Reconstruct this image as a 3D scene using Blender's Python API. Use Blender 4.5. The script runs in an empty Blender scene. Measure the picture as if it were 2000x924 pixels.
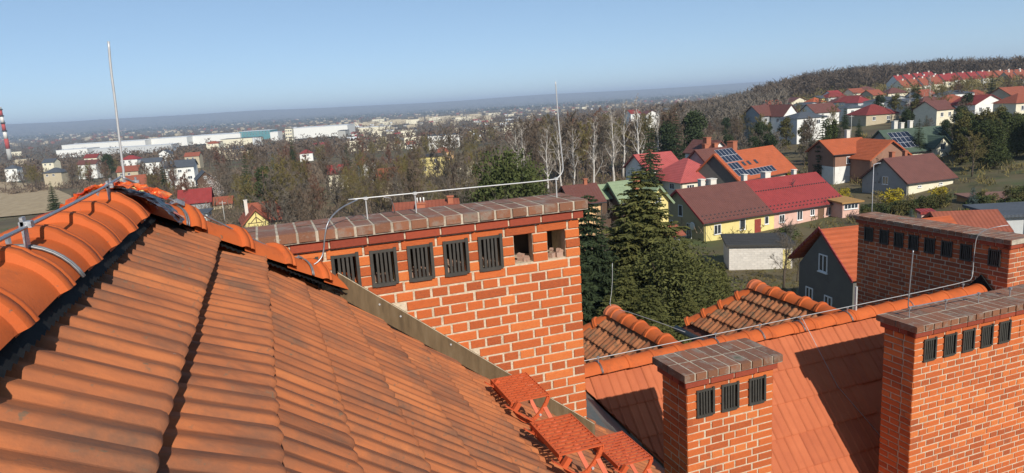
import bpy, bmesh, math, random
from mathutils import Vector, Matrix, Quaternion
import numpy as np

scene = bpy.context.scene
col = scene.collection
R = math.radians

# ---------------------------------------------------------------- camera, sky, sun, exposure
# world axes: Y runs along the main ridge, X across it, Z up; the camera stands at the origin
FPX, PITCH, ROLL, AZ = 1345.6, 0.192232, 0.061668, 0.340488
FW = Vector((math.sin(AZ) * math.cos(PITCH), math.cos(AZ) * math.cos(PITCH), -math.sin(PITCH)))
r0 = Vector((math.cos(AZ), -math.sin(AZ), 0)); u0 = r0.cross(FW)
RT = r0 * math.cos(ROLL) - u0 * math.sin(ROLL); UP = u0 * math.cos(ROLL) + r0 * math.sin(ROLL)
cam_d = bpy.data.cameras.new('camera'); cam = bpy.data.objects.new('camera', cam_d); col.objects.link(cam)
cam_d.sensor_width = 36; cam_d.lens = FPX / 2000 * 36; cam_d.clip_start = 0.05; cam_d.clip_end = 60000
m3 = Matrix((RT, UP, -FW)).transposed()
cam.matrix_world = m3.to_4x4()
scene.camera = cam
SUN = Vector((0.05, -1.0, 0.70)).normalized()          # towards the sun
world = bpy.data.worlds.new('World'); scene.world = world; world.use_nodes = True
nt = world.node_tree; nt.nodes.clear()
sky = nt.nodes.new('ShaderNodeTexSky'); sky.sky_type = 'NISHITA'; sky.sun_disc = False
sky.sun_elevation = math.asin(SUN.z); sky.sun_rotation = math.atan2(SUN.x, SUN.y)
sky.altitude = 250; sky.air_density = 0.6; sky.dust_density = 0.0; sky.ozone_density = 6.0
bg = nt.nodes.new('ShaderNodeBackground'); bg.inputs[1].default_value = 0.15
wo = nt.nodes.new('ShaderNodeOutputWorld')
gm = nt.nodes.new('ShaderNodeGamma'); gm.inputs[1].default_value = 0.6
tn = nt.nodes.new('ShaderNodeMix'); tn.data_type = 'RGBA'; tn.blend_type = 'MULTIPLY'; tn.inputs[0].default_value = 1.0; tn.inputs[7].default_value = (1.46, 1.56, 1.56, 1)   # even tint of the whole sky
nt.links.new(sky.outputs[0], gm.inputs[0]); nt.links.new(gm.outputs[0], tn.inputs[6]); nt.links.new(tn.outputs[2], bg.inputs[0]); nt.links.new(bg.outputs[0], wo.inputs[0])
sd = bpy.data.lights.new('sun', 'SUN'); sd.energy = 4.9; sd.angle = R(0.53); sd.color = (1.0, 0.94, 0.85)
so = bpy.data.objects.new('sun', sd); col.objects.link(so); so.rotation_euler = (-SUN).to_track_quat('-Z', 'Y').to_euler()
scene.view_settings.view_transform = 'Standard'; scene.view_settings.look = 'None'
scene.view_settings.exposure = 0.08; scene.view_settings.gamma = 1.0; scene.view_settings.use_curve_mapping = False
scene.render.engine = 'CYCLES'
scene.cycles.use_denoising = True
scene.cycles.max_bounces = 6; scene.cycles.diffuse_bounces = 3; scene.cycles.glossy_bounces = 2; scene.cycles.volume_bounces = 0
scene.cycles.transparent_max_bounces = 6

# ---------------------------------------------------------------- helpers
FH = Vector((math.sin(AZ), math.cos(AZ), 0)); RH = Vector((math.cos(AZ), -math.sin(AZ), 0))
def ray(x, y): return FW + RT * ((x - 1000) / FPX) - UP * ((y - 462) / FPX)
def atY(x, y, Y): r = ray(x, y); return r * (Y / r.y)
def atX(x, y, X): r = ray(x, y); return r * (X / r.x)
def atZ(x, y, Z): r = ray(x, y); return r * (Z / r.z)
def atD(x, y, D): r = ray(x, y); return r * (D / r.dot(FH))

def L(nt, a, b): nt.links.new(a, b)
def mat(name, cols, scale=6.0, rnd=0.0, rough=0.85, metal=0.0, bump=0.0, bscale=60.0, space='obj', stretch=(1, 1, 1), detail=5, spec=0.3, layers=(), bdist=0.01):
    """procedural material: a colour ramp driven by noise and by a per-object random; layers = (colour, scale, threshold, softness, space)"""
    m = bpy.data.materials.new(name); m.use_nodes = True; t = m.node_tree
    b = t.nodes['Principled BSDF']; b.inputs['Roughness'].default_value = rough; b.inputs['Metallic'].default_value = metal
    b.inputs['Specular IOR Level'].default_value = spec
    tc = t.nodes.new('ShaderNodeTexCoord'); geo = t.nodes.new('ShaderNodeNewGeometry'); oi = t.nodes.new('ShaderNodeObjectInfo')
    mul = t.nodes.new('ShaderNodeVectorMath'); mul.operation = 'SCALE'; mul.inputs[0].default_value = (37.1, 71.3, 19.7); L(t, oi.outputs['Random'], mul.inputs['Scale'])
    add = t.nodes.new('ShaderNodeVectorMath'); add.operation = 'ADD'; L(t, tc.outputs['Object'], add.inputs[0]); L(t, mul.outputs[0], add.inputs[1])
    def vec(sp, st=(1, 1, 1)):
        src = add.outputs[0] if sp == 'obj' else geo.outputs['Position']
        if st == (1, 1, 1): return src
        mp = t.nodes.new('ShaderNodeMapping'); mp.inputs['Scale'].default_value = st; L(t, src, mp.inputs[0]); return mp.outputs[0]
    n = t.nodes.new('ShaderNodeTexNoise'); n.inputs['Scale'].default_value = scale; n.inputs['Detail'].default_value = detail; n.inputs['Roughness'].default_value = 0.62
    L(t, vec(space, stretch), n.inputs['Vector'])
    st = t.nodes.new('ShaderNodeMapRange'); st.inputs[1].default_value = 0.3; st.inputs[2].default_value = 0.7; L(t, n.outputs[0], st.inputs[0])
    mx = t.nodes.new('ShaderNodeMix'); mx.inputs[0].default_value = rnd; L(t, st.outputs[0], mx.inputs[2]); L(t, oi.outputs['Random'], mx.inputs[3])
    ramp = t.nodes.new('ShaderNodeValToRGB'); el = ramp.color_ramp.elements
    while len(el) < len(cols): el.new(0.5)
    for i, c in enumerate(cols):
        el[i].position = i / max(1, len(cols) - 1); el[i].color = (*c, 1)
    L(t, mx.outputs[0], ramp.inputs[0]); out = ramp.outputs[0]
    for lc, ls, lo, soft, sp in layers:
        n2 = t.nodes.new('ShaderNodeTexNoise'); n2.inputs['Scale'].default_value = ls; n2.inputs['Detail'].default_value = 6; n2.inputs['Roughness'].default_value = 0.7
        L(t, vec(sp), n2.inputs['Vector'])
        mr = t.nodes.new('ShaderNodeMapRange'); mr.inputs[1].default_value = lo; mr.inputs[2].default_value = lo + soft; L(t, n2.outputs[0], mr.inputs[0])
        m2 = t.nodes.new('ShaderNodeMix'); m2.data_type = 'RGBA'; L(t, mr.outputs[0], m2.inputs[0]); L(t, out, m2.inputs[6]); m2.inputs[7].default_value = (*lc, 1)
        out = m2.outputs[2]
    L(t, out, b.inputs['Base Color'])
    if bump:
        n3 = t.nodes.new('ShaderNodeTexNoise'); n3.inputs['Scale'].default_value = bscale; n3.inputs['Detail'].default_value = 4; L(t, vec(space), n3.inputs['Vector'])
        bp = t.nodes.new('ShaderNodeBump'); bp.inputs['Strength'].default_value = bump; bp.inputs['Distance'].default_value = bdist
        L(t, n3.outputs[0], bp.inputs['Height']); L(t, bp.outputs[0], b.inputs['Normal'])
    return m

class MB:
    """collects shapes, builds ONE mesh"""
    def __init__(s): s.v = []; s.f = []
    def quad(s, *p):
        i = len(s.v); s.v += [tuple(q) for q in p]; s.f.append(tuple(range(i, i + len(p))))
    def box(s, x0, x1, y0, y1, z0, z1, M=None):
        i = len(s.v); c = [(x0, y0, z0), (x1, y0, z0), (x1, y1, z0), (x0, y1, z0), (x0, y0, z1), (x1, y0, z1), (x1, y1, z1), (x0, y1, z1)]
        if M is not None: c = [tuple(M @ Vector(p)) for p in c]
        s.v += c; s.f += [tuple(i + k for k in q) for q in ((3, 2, 1, 0), (4, 5, 6, 7), (0, 1, 5, 4), (1, 2, 6, 5), (2, 3, 7, 6), (3, 0, 4, 7))]
    def tube(s, pts, r, n=6, caps=True):
        pts = [Vector(p) for p in pts]; rs = r if isinstance(r, (list, tuple)) else [r] * len(pts); i0 = len(s.v); ref = None
        for k, p in enumerate(pts):
            d = (pts[min(k + 1, len(pts) - 1)] - pts[max(k - 1, 0)]).normalized()
            if ref is None: ref = d.orthogonal().normalized()
            a = (ref - d * ref.dot(d)).normalized(); b = d.cross(a); ref = a
            for j in range(n):
                th = 2 * math.pi * j / n; s.v.append(tuple(p + (a * math.cos(th) + b * math.sin(th)) * rs[k]))
        for k in range(len(pts) - 1):
            for j in range(n):
                s.f.append((i0 + k * n + j, i0 + k * n + (j + 1) % n, i0 + (k + 1) * n + (j + 1) % n, i0 + (k + 1) * n + j))
        if caps:
            s.f.append(tuple(i0 + j for j in reversed(range(n)))); e = i0 + (len(pts) - 1) * n; s.f.append(tuple(e + j for j in range(n)))
    def mesh(s, name, m=None, smooth=False):
        me = bpy.data.meshes.new(name); me.from_pydata(s.v, [], s.f)
        if m: me.materials.append(m)
        if smooth: me.polygons.foreach_set('use_smooth', [True] * len(me.polygons))
        me.update(); return me

def obj(name, me, parent=None, M=None, world=False):
    o = bpy.data.objects.new(name, me); col.objects.link(o)
    if M is not None: o.matrix_local = M
    if parent is not None:
        o.parent = parent
        if world: o.matrix_parent_inverse = parent.matrix_basis.inverted()
    return o
def tag(o, label=None, cat=None, group=None, kind=None):
    for k, v in (('label', label), ('category', cat), ('group', group), ('kind', kind)):
        if v: o[k] = v
    return o
def empty(name, loc=(0, 0, 0), rz=0.0):
    o = bpy.data.objects.new(name, None); col.objects.link(o); o.empty_display_size = 0.3
    o.matrix_basis = Matrix.Translation(Vector(loc)) @ Matrix.Rotation(rz, 4, 'Z'); return o
def copy_tree(o, M, parent=None, **t):
    c = o.copy(); col.objects.link(c)
    if parent is None: c.matrix_basis = M
    else: c.parent = parent
    for ch in list(o.children): copy_tree(ch, None, c)
    tag(c, **t); return c
def TR(x, y, z): return Matrix.Translation((x, y, z))
def frame(o, ex, ey, ez):                               # matrix whose columns are the given axes
    m = Matrix((ex, ey, ez)).transposed().to_4x4(); m.translation = Vector(o); return m
def clip(me, planes, name):
    """copy of a mesh cut by planes (point, normal): what lies on the normal's side goes"""
    bm = bmesh.new(); bm.from_mesh(me)
    for co, no in planes:
        bmesh.ops.bisect_plane(bm, geom=bm.verts[:] + bm.edges[:] + bm.faces[:], plane_co=co, plane_no=no, clear_outer=True)
    if not bm.faces: bm.free(); return None
    n = bpy.data.meshes.new(name); bm.to_mesh(n); bm.free()
    for m in me.materials: n.materials.append(m)
    return n
rng = random.Random(7)

# ---------------------------------------------------------------- materials of the near roof
M = {}
M['tile'] = mat('old_clay_tile', [(0.13, 0.056, 0.032), (0.30, 0.10, 0.041), (0.41, 0.132, 0.047), (0.49, 0.17, 0.06)], 1.6, 0.4, 0.85, bump=0.3, bscale=160, bdist=0.003, stretch=(1.0, 12, 12),
    layers=(((0.125, 0.072, 0.047), 2.6, 0.47, 0.26, 'pos'), ((0.16, 0.10, 0.06), 30, 0.60, 0.1, 'pos'), ((0.62, 0.55, 0.46), 20, 0.735, 0.02, 'pos')))
M['tile_worn'] = mat('worn_clay_tile', [(0.15, 0.055, 0.028), (0.32, 0.12, 0.05), (0.45, 0.17, 0.07)], 7, 0.5, 0.85, bump=0.3, bscale=120, bdist=0.004,
    layers=(((0.13, 0.09, 0.05), 8, 0.5, 0.15, 'pos'), ((0.55, 0.48, 0.4), 22, 0.7, 0.04, 'pos')))
M['tile_new'] = mat('salmon_clay_tile', [(0.37, 0.095, 0.04), (0.44, 0.12, 0.048), (0.50, 0.145, 0.06)], 4, 0.5, 0.8, bump=0.15, bscale=90, bdist=0.004, layers=(((0.35, 0.09, 0.04), 12, 0.62, 0.2, 'pos'),))
M['cap'] = mat('orange_ridge_tile', [(0.40, 0.085, 0.022), (0.50, 0.108, 0.027), (0.56, 0.13, 0.034)], 3.5, 0.4, 0.75, spec=0.2, bump=0.3, bscale=120, bdist=0.003, layers=(((0.27, 0.075, 0.028), 5, 0.54, 0.25, 'pos'), ((0.20, 0.10, 0.06), 40, 0.66, 0.06, 'pos')))
M['brick'] = mat('red_facing_brick', [(0.27, 0.064, 0.026), (0.47, 0.108, 0.03), (0.58, 0.14, 0.036), (0.65, 0.21, 0.058)], 9, 0.68, 0.85, bump=0.5, bscale=90, bdist=0.006,
    layers=(((0.24, 0.085, 0.055), 16, 0.6, 0.1, 'obj'), ((0.20, 0.085, 0.055), 2.2, 0.60, 0.16, 'pos'), ((0.55, 0.44, 0.32), 34, 0.70, 0.05, 'obj')))
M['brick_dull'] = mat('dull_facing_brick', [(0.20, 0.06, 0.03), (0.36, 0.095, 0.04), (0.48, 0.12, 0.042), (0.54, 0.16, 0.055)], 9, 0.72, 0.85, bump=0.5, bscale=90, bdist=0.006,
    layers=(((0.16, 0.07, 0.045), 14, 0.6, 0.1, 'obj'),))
M['clinker'] = mat('dark_clinker_brick', [(0.15, 0.072, 0.042), (0.23, 0.10, 0.054), (0.30, 0.12, 0.06)], 12, 0.55, 0.6, bump=0.4, bscale=80, bdist=0.006,
    layers=(((0.27, 0.22, 0.175), 5, 0.50, 0.16, 'pos'), ((0.36, 0.32, 0.27), 11, 0.64, 0.06, 'pos'), ((0.10, 0.095, 0.05), 5, 0.6, 0.12, 'pos')))
M['cap_mortar'] = mat('stained_cap_mortar', [(0.24, 0.20, 0.15), (0.42, 0.36, 0.28), (0.52, 0.45, 0.35)], 12, 0, 0.95, bump=0.6, bscale=60, space='pos')
M['corbel'] = mat('corbel_brick', [(0.20, 0.04, 0.022), (0.28, 0.055, 0.028), (0.36, 0.07, 0.03)], 10, 0.5, 0.75, bump=0.4, bscale=80, bdist=0.006)
M['mortar'] = mat('pale_mortar', [(0.40, 0.31, 0.21), (0.55, 0.45, 0.32), (0.62, 0.52, 0.38)], 22, 0, 0.95, bump=0.8, bscale=70, space='pos', layers=(((0.30, 0.25, 0.18), 9, 0.64, 0.12, 'pos'),))
M['flue'] = mat('dark_flue', [(0.03, 0.025, 0.02), (0.08, 0.06, 0.05)], 8, 0, 0.95, space='pos')  # near-black colour makes the inside of the vent openings dark
M['rubble'] = mat('mortar_rubble', [(0.35, 0.2, 0.14), (0.62, 0.52, 0.42)], 8, 0.8, 0.95, bump=0.5)
M['grille'] = mat('dark_painted_metal', [(0.045, 0.042, 0.036), (0.075, 0.07, 0.06)], 14, 0.3, 0.5, metal=0.1, bump=0.1)
M['wire'] = mat('galvanised_wire', [(0.30, 0.30, 0.31), (0.46, 0.46, 0.46)], 20, 0.2, 0.42, metal=0.75)
M['strap'] = mat('strap_steel', [(0.16, 0.16, 0.16), (0.28, 0.28, 0.28)], 30, 0.3, 0.5, metal=0.5)
M['clamp'] = mat('zinc_clamp', [(0.30, 0.30, 0.31), (0.52, 0.52, 0.52)], 30, 0.3, 0.45, metal=0.7, bump=0.2)
M['paint_wire'] = mat('pale_aluminium_wire', [(0.50, 0.50, 0.49), (0.60, 0.60, 0.58)], 20, 0.2, 0.45, metal=0.35)
M['flash'] = mat('weathered_flashing', [(0.10, 0.068, 0.036), (0.155, 0.105, 0.055), (0.20, 0.145, 0.085)], 3, 0, 0.55, metal=0.25, bump=0.1, bscale=20, space='pos', stretch=(6, 1, 1))
M['sheet'] = mat('grey_valley_sheet', [(0.09, 0.09, 0.08), (0.17, 0.17, 0.15)], 2.5, 0, 0.6, metal=0.3, bump=0.1, space='pos')
M['membrane'] = mat('black_ridge_roll', [(0.006, 0.006, 0.006), (0.016, 0.016, 0.016)], 20, 0, 0.7, spec=0.2, bump=0.2, bscale=25)
M['foil'] = mat('crumpled_red_foil', [(0.62, 0.05, 0.015), (0.85, 0.14, 0.03), (0.95, 0.42, 0.16)], 14, 0, 0.25, metal=0.4, bump=0.9, bscale=22, bdist=0.02)
M['black_tape'] = mat('dark_tape', [(0.02, 0.012, 0.014), (0.05, 0.03, 0.03)], 9, 0, 0.3, spec=0.6, bump=0.6, bscale=25)
M['step'] = mat('red_brown_powder_coat', [(0.48, 0.085, 0.028), (0.58, 0.11, 0.036)], 12, 0.2, 0.5, bump=0.05, layers=(((0.22, 0.05, 0.03), 10, 0.66, 0.1, 'pos'),))
M['deck'] = mat('roof_underlay', [(0.10, 0.035, 0.02), (0.16, 0.05, 0.03)], 5, 0, 0.9, space='pos')
M['plaster'] = mat('dark_render', [(0.10, 0.10, 0.09), (0.15, 0.145, 0.13)], 3, 0, 0.9, space='pos', bump=0.3)
M['board'] = mat('eave_board', [(0.35, 0.2, 0.1), (0.45, 0.28, 0.15)], 8, 0, 0.8, space='pos')

# ================================================================= the near house
SL, Z0 = 0.79, -0.916                                   # main slope: z = Z0 - SL*x
TH = math.atan(SL); CT, ST = math.cos(TH), math.sin(TH)
def main_z(x): return Z0 - SL * x
house = empty('tiled_house', (0, 4, -13))
tag(house, 'near house with orange clay tiled roof slopes, hips and ridges below the brick chimneys', 'house')

PROF = [(0, 0), (.035, .005), (.07, .013), (.10, .020), (.125, .0235), (.155, .0245), (.20, .0235), (.35, .0165), (.49, .0100), (.515, .0105), (.545, .0145), (.59, .0235), (.615, .0265), (.645, .0275), (.70, .0265), (.83, .0200), (.955, .0135), (.975, .0125), (.985, .004), (1.0, .001)]
def tile_mesh(name, m, W=0.2, Ln=0.365, big=0.036, small=0.02, thick=0.05, n=22, rise=0.044, pos=(0.36, 0.83), hw=(0.33, 0.20), skew=0.62, prof=0.0, lift=0.0):
    """interlocking tile: y across (0..W), x down the slope (-Ln..0 at the nose), z out of the roof"""
    if prof:
        n = len(PROF) - 1; us = [q[0] for q in PROF]
    else: us = [i / n for i in range(n + 1)]
    def h(u):
        if prof: return dict(PROF)[u] * prof
        a = 0.0
        for c, w, k in ((pos[0], hw[0], big), (pos[1], hw[1], small)):
            q = abs(u - c) / (w if u < c else w * skew)     # the far flank falls off more steeply
            if q < 1: a = max(a, k * (math.cos(q * math.pi / 2) ** 0.85))
        return a
    rows = [(-Ln, 0), (-0.06, 0), (-0.024, 0.0), (-0.009, 0.004), (-0.002, 0.011)]
    mb = MB(); k = n + 1
    for t, dz in rows:
        for u in us: mb.v.append((t, u * W, lift + rise * (1 + t / Ln) + h(u) - dz))
    for r in range(len(rows) - 1):
        for i in range(n): mb.f.append((r * k + i, (r + 1) * k + i, (r + 1) * k + i + 1, r * k + i + 1))
    b0 = len(mb.v)                                      # front face with its own sharp edge
    for t, dz in ((-0.002, 0.011), (-0.004, thick)):
        for u in us: mb.v.append((t, u * W, lift + rise + h(u) - dz))
    for i in range(n): mb.f.append((b0 + i, b0 + k + i, b0 + k + i + 1, b0 + i + 1))
    me = mb.mesh(name, m, True)
    if prof:                                            # crisp arrises along the ribs
        for e_ in me.edges:
            a_, b_ = e_.vertices[0] % k, e_.vertices[1] % k
            if a_ == b_ and a_ in (1, 6, 8, 9, 14, 16, 17): e_.use_edge_sharp = True
    return me

def slope_frame(o, down, across):
    n = down.cross(across).normalized(); return frame(o, down, across, n)

# --- main slope
deck = MB(); deck.quad((-0.68, -4, main_z(-0.68) - .085), (2.88, -4, main_z(2.88) - .085), (2.88, 5.56, main_z(2.88) - .085), (2.3, 5.56, main_z(2.3) - .085), (2.3, 4.75, main_z(2.3) - .085), (0.32, 4.75, main_z(.32) - .085), (-0.68, 3.8, main_z(-.68) - .085))
slope = obj('roof_slope', deck.mesh('roof_slope', M['deck']), house, None, True); slope['label'] = 'main slope of weathered orange interlocking clay tiles'
DN = Vector((CT, 0, -ST)); AC = Vector((0, 1, 0))
tm = [[tile_mesh('main_tile', M['tile'], Ln=0.335, thick=t, rise=r_, lift=l_, prof=p_) for p_ in (.98, 1.0, 1.02)] for r_, l_, t in ((.070, -.018, .09), (.100, -.052, .10), (.026, -.048, .018))]
noses = [-0.287, -0.068, 0.178, 0.43, 0.678, 0.922, 1.166, 1.41, 1.655, 1.90, 2.145, 2.39, 2.635, 2.88]
noses = [x * 1.03 if x > 0 else x - .004 for x in noses[:-1]] + [2.93]
HIPC = 4.50                                             # hip line in plan: y = x + HIPC
for k, xn in enumerate(noses):
    for j in range(24):
        y0 = 0.83 + 0.2 * j + (0.004 if k % 2 else 0)
        ymax = 4.742 if xn < 2.3 else 5.56
        xh = xn - 0.30
        if y0 > ymax or y0 > xn + HIPC - 0.02: continue
        if xn > 1.2 and y0 < 0.9 + (xn - 1.2) * 0.95: continue      # far outside the picture
        o = Vector((xn, y0, main_z(xn)))
        o = o + Vector((rng.uniform(-.005, .005), 0, rng.uniform(0, .003)))
        me = tm[min(k, 2)][rng.randrange(3)]
        mw = slope_frame(o, DN, AC) @ Matrix.Rotation(rng.uniform(-.008, .008), 4, 'Z')
        cuts = []
        if y0 + .2 > xh + HIPC - 0.10: cuts.append((Vector((0, HIPC - 0.10, 0)), Vector((-1, 1, 0)).normalized()))
        if y0 + .2 > ymax: cuts.append((Vector((0, ymax, 0)), Vector((0, 1, 0))))
        if cuts:
            inv = mw.inverted(); me2 = clip(me, [(inv @ c, (inv.to_3x3() @ n)) for c, n in cuts], 'main_tile_cut')
            if me2 is None: continue
            me = me2
        obj('roof_tile', me, slope, mw, True)
# the slope's eave board and the stretch beyond the tiles
e = MB(); e.box(2.86, 2.90, 0.5, 5.56, main_z(2.88) - .10, main_z(2.88) - .02); obj('eave_board', e.mesh('eave_board', M['board']), house, None, True)
# far slope of the main roof, hidden from here, keeps the ridge closed
b = MB(); xr = -0.68
b.quad((xr, -4, main_z(xr) - .03), (xr, 3.82, main_z(xr) - .03), (-3.5, 6.6, main_z(xr) - 2.26), (-3.5, -4, main_z(xr) - 2.26))
obj('rear_slope', b.mesh('rear_slope', M['tile']), house, None, True)
b = MB(); b.quad((xr, 3.82, main_z(xr) - .03), (0.9, 5.4, main_z(.9) - .03), (0.9, 7.0, main_z(.9) - 1.3), (-3.5, 7.0, main_z(.9) - 1.3), (-3.5, 6.6, main_z(xr) - 2.26))
obj('hip_end_slope', b.mesh('hip_end_slope', M['tile']), house, None, True)

# --- ridge and hip tiles: local x along the run, the collar at x = Ln
def cap_mesh(name, m, Ln=0.36, hw=0.15, sag=0.105, crest=0.008, n=18, rimw=0.085, rimh=0.026):
    Rr = (hw * hw + sag * sag) / (2 * sag); a0 = math.asin(hw / Rr)
    e = Ln - rimw
    strips = [[(-0.06, 0.955, 0), (0.0, 0.96, 0), (e - .02, 1.0, 0), (e - .006, 1.0, .12)], [(e - .006, 1.0, .12), (e, 1.0, .85)], [(e, 1.0, .85), (e + .008, 1.0, 1.0), (Ln - rimw * .58, 1.0, 1.05), (Ln - rimw * .54, 1.0, .86), (Ln - rimw * .46, 1.0, .86), (Ln - rimw * .42, 1.0, 1.05), (Ln - .016, 1.0, 1.0), (Ln - .006, 1.0, .8), (Ln, 1.0, .35)], [(Ln, 1.0, .35), (Ln - .003, 1.0, -1.0)]]
    mb = MB(); k = n + 1
    for stp in strips:
        b0 = len(mb.v)
        for x, s, rim in stp:
            for i in range(k):
                a = -a0 + 2 * a0 * i / n; rr = Rr + rimh * rim
                extra = crest * max(0, rim) * max(0, 1 - (abs(a) / (a0 * 0.42)) ** 6) if abs(a) < a0 * 0.42 else 0
                mb.v.append((x, (rr + extra) * math.sin(a) * s, (rr + extra) * math.cos(a) - Rr + (s - 1) * 0.30))
        for r in range(len(stp) - 1):
            for i in range(n): mb.f.append((b0 + r * k + i, b0 + (r + 1) * k + i, b0 + (r + 1) * k + i + 1, b0 + r * k + i + 1))
    return mb.mesh(name, m, True)
capm = cap_mesh('ridge_tile_mesh', M['cap'])
# black corrugated roll under the caps: along the ridge and along the hip
def ribbed_strip(mb, a, b_, out, w, amp=0.005, pitch=0.04):
    a, b_ = Vector(a), Vector(b_); ln = (b_ - a).length; n = int(ln / (pitch / 2)); d = (b_ - a) / n; up = Vector((0, 0, 1)); i0 = len(mb.v)
    for i in range(n + 1):
        hgt = up * (amp if i % 2 else -amp)
        for q in (0, 0.5, 1): mb.v.append(tuple(a + d * i + Vector(out) * (w * q) + hgt + up * (0.012 * math.sin(q * 3.1))))
    for i in range(n):
        for q in (0, 1): mb.f.append((i0 + i * 3 + q, i0 + (i + 1) * 3 + q, i0 + (i + 1) * 3 + q + 1, i0 + i * 3 + q + 1))
mb = MB(); ribbed_strip(mb, (-0.62, 0.3, main_z(-.62) + .04), (-0.62, 3.85, main_z(-.62) + .04), Vector((CT, 0, -ST)), 0.125)
roll = obj('ridge_roll', mb.mesh('ridge_roll', M['membrane'], True), house, None, True); roll['label'] = 'black ribbed ventilation roll under the ridge tiles'
mb = MB(); hd = Vector((1, 1, -SL)).normalized(); perp = Vector((1, -1, -SL)).normalized()
ribbed_strip(mb, Vector((-.60, -.60 + HIPC - .02, main_z(-.6) + .035)), Vector((.42, .42 + HIPC - .02, main_z(.42) + .035)), perp, 0.15)
obj('ridge_roll', mb.mesh('hip_roll', M['membrane'], True), house, None, True)
RX, RZ = -0.68, -0.312
y = 3.50
while y > 0.2:
    mw = frame((RX, y - 0.36, RZ + rng.uniform(-.004, .004)), Vector((0, 1, 0)), Vector((-1, 0, 0)), Vector((0, 0, 1))) @ Matrix.Rotation(rng.uniform(-.012, .012), 4, 'Z')
    o = obj('ridge_tile', capm, house, mw, True); y -= 0.347
hip0 = Vector((RX, RX + HIPC, RZ + 0.048)); side = Vector((-1, 1, 0)).normalized(); hn = hd.cross(side).normalized()
if hn.z < 0: hn = -hn; side = -side
for k in range(5):
    mw = frame(hip0 + hd * (0.10 + 0.36 * k), hd, side, hn) @ Matrix.Rotation(rng.uniform(-.012, .012), 4, 'Z')
    obj('hip_tile', capm, house, mw, True)
# starter piece at the peak, wrapped in foil
mw = frame((RX, 3.50, RZ - .004), Vector((0, 1, 0)), Vector((-1, 0, 0)), Vector((0, 0, 1))); obj('ridge_tile', cap_mesh('peak_tile', M['cap'], Ln=0.33), house, mw, True)
# --- foil and tape wrapped round the junction of ridge and hip
def wrap(name, m, w0, w1, rr, jit, y0, seed, a_lo=-62, a_hi=80, n=26, k=7):
    g = random.Random(seed); mb = MB(); Rr = 0.157
    for i in range(n + 1):
        a = R(a_lo + (a_hi - a_lo) * i / n); f = i / n
        for j in range(k + 1):
            q = w0 + (w1 - w0) * j / k
            c = Vector((RX + max(0, f - .35) * .14, y0 + q + f * 0.13 - abs(f - .45) * .05, RZ - Rr))
            r_ = Rr + rr + g.uniform(-jit, jit)
            mb.v.append((c.x + r_ * math.sin(a) * 1.02, c.y + g.uniform(-jit, jit), c.z + r_ * math.cos(a) - max(0, f - .5) * .05))
    for i in range(n):
        for j in range(k): mb.f.append((i * (k + 1) + j, i * (k + 1) + j + 1, (i + 1) * (k + 1) + j + 1, (i + 1) * (k + 1) + j))
    return mb.mesh(name, m)
tape = obj('sealing_tape', wrap('sealing_tape', M['black_tape'], 0.0, 0.21, 0.030, 0.005, 3.50, 3, 2, 86), house, None, True); tape['label'] = 'dark sealing tape at the peak of the roof'
foil = obj('foil_flashing', wrap('foil_flashing', M['foil'], 0.0, 0.16, 0.052, 0.015, 3.49, 5, -66, 46, 30, 9), house, None, True); foil['label'] = 'crumpled shiny red foil at the peak of the roof'
foil = obj('foil_flashing', wrap('foil_scrap', M['foil'], 0.08, 0.16, 0.040, 0.008, 3.50, 8, 52, 80, 8, 4), house, None, True); foil['label'] = 'scrap of red foil stuck on the dark tape'
# --- straps over the ridge tiles
def strap_mesh(n=16, hw=0.157, sag=0.108):
    Rr = (hw * hw + sag * sag) / (2 * sag); a0 = math.asin(min(1, hw / Rr)); mb = MB()
    mb.tube([((0), (Rr + .004) * math.sin(-a0 + 2 * a0 * i / n), (Rr + .004) * math.cos(-a0 + 2 * a0 * i / n) - Rr) for i in range(n + 1)], 0.0045, 5)
    mb.tube([(0.014, (Rr + .004) * math.sin(-a0 + 2 * a0 * i / n), (Rr + .004) * math.cos(-a0 + 2 * a0 * i / n) - Rr) for i in range(n + 1)], 0.0045, 5)
    return mb.mesh('strap', M['strap'], True)
strapm = strap_mesh()

# ---------------------------------------------------------------- lightning conductors
def wire(name, pts, r, m, label, cat='wire', smooth=2):
    P = [Vector(p) for p in pts]
    for _ in range(smooth):                             # corner cutting
        Q = [P[0]]
        for a, b_ in zip(P[:-1], P[1:]): Q += [a.lerp(b_, .25), a.lerp(b_, .75)]
        P = Q + [P[-1]]
    base = min(P, key=lambda q: q.z); e = empty(name, base); tag(e, label, cat, 'lightning conductors on the roof')
    mb = MB(); mb.tube(P, r, 7); obj('rod', mb.mesh('rod', m, True), e, None, True); return e
def holder(parent, foot, top, m, t=0.012):
    foot, top = Vector(foot), Vector(top); mb = MB(); mb.tube([foot, top], t * .55, 6)
    mb.box(top.x - t * 1.3, top.x + t * 1.3, top.y - t * 1.3, top.y + t * 1.3, top.z - t * .8, top.z + t * 1.4); mb.tube([top + Vector((-t * 2.2, 0, 0)), top + Vector((t * 2.2, 0, 0))], t * .45, 6)
    obj('holder', mb.mesh('holder', m), parent, None, True)
WZ = -0.252; WX = -0.632
w = wire('ridge_conductor', [(WX, 0.6, WZ - .012), (WX, 2.0, WZ - .006), (WX, 3.1, WZ), (-0.64, 3.74, -0.238)], 0.0058, M['wire'], 'grey round conductor wire held above the ridge tiles up to the peak')
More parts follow.
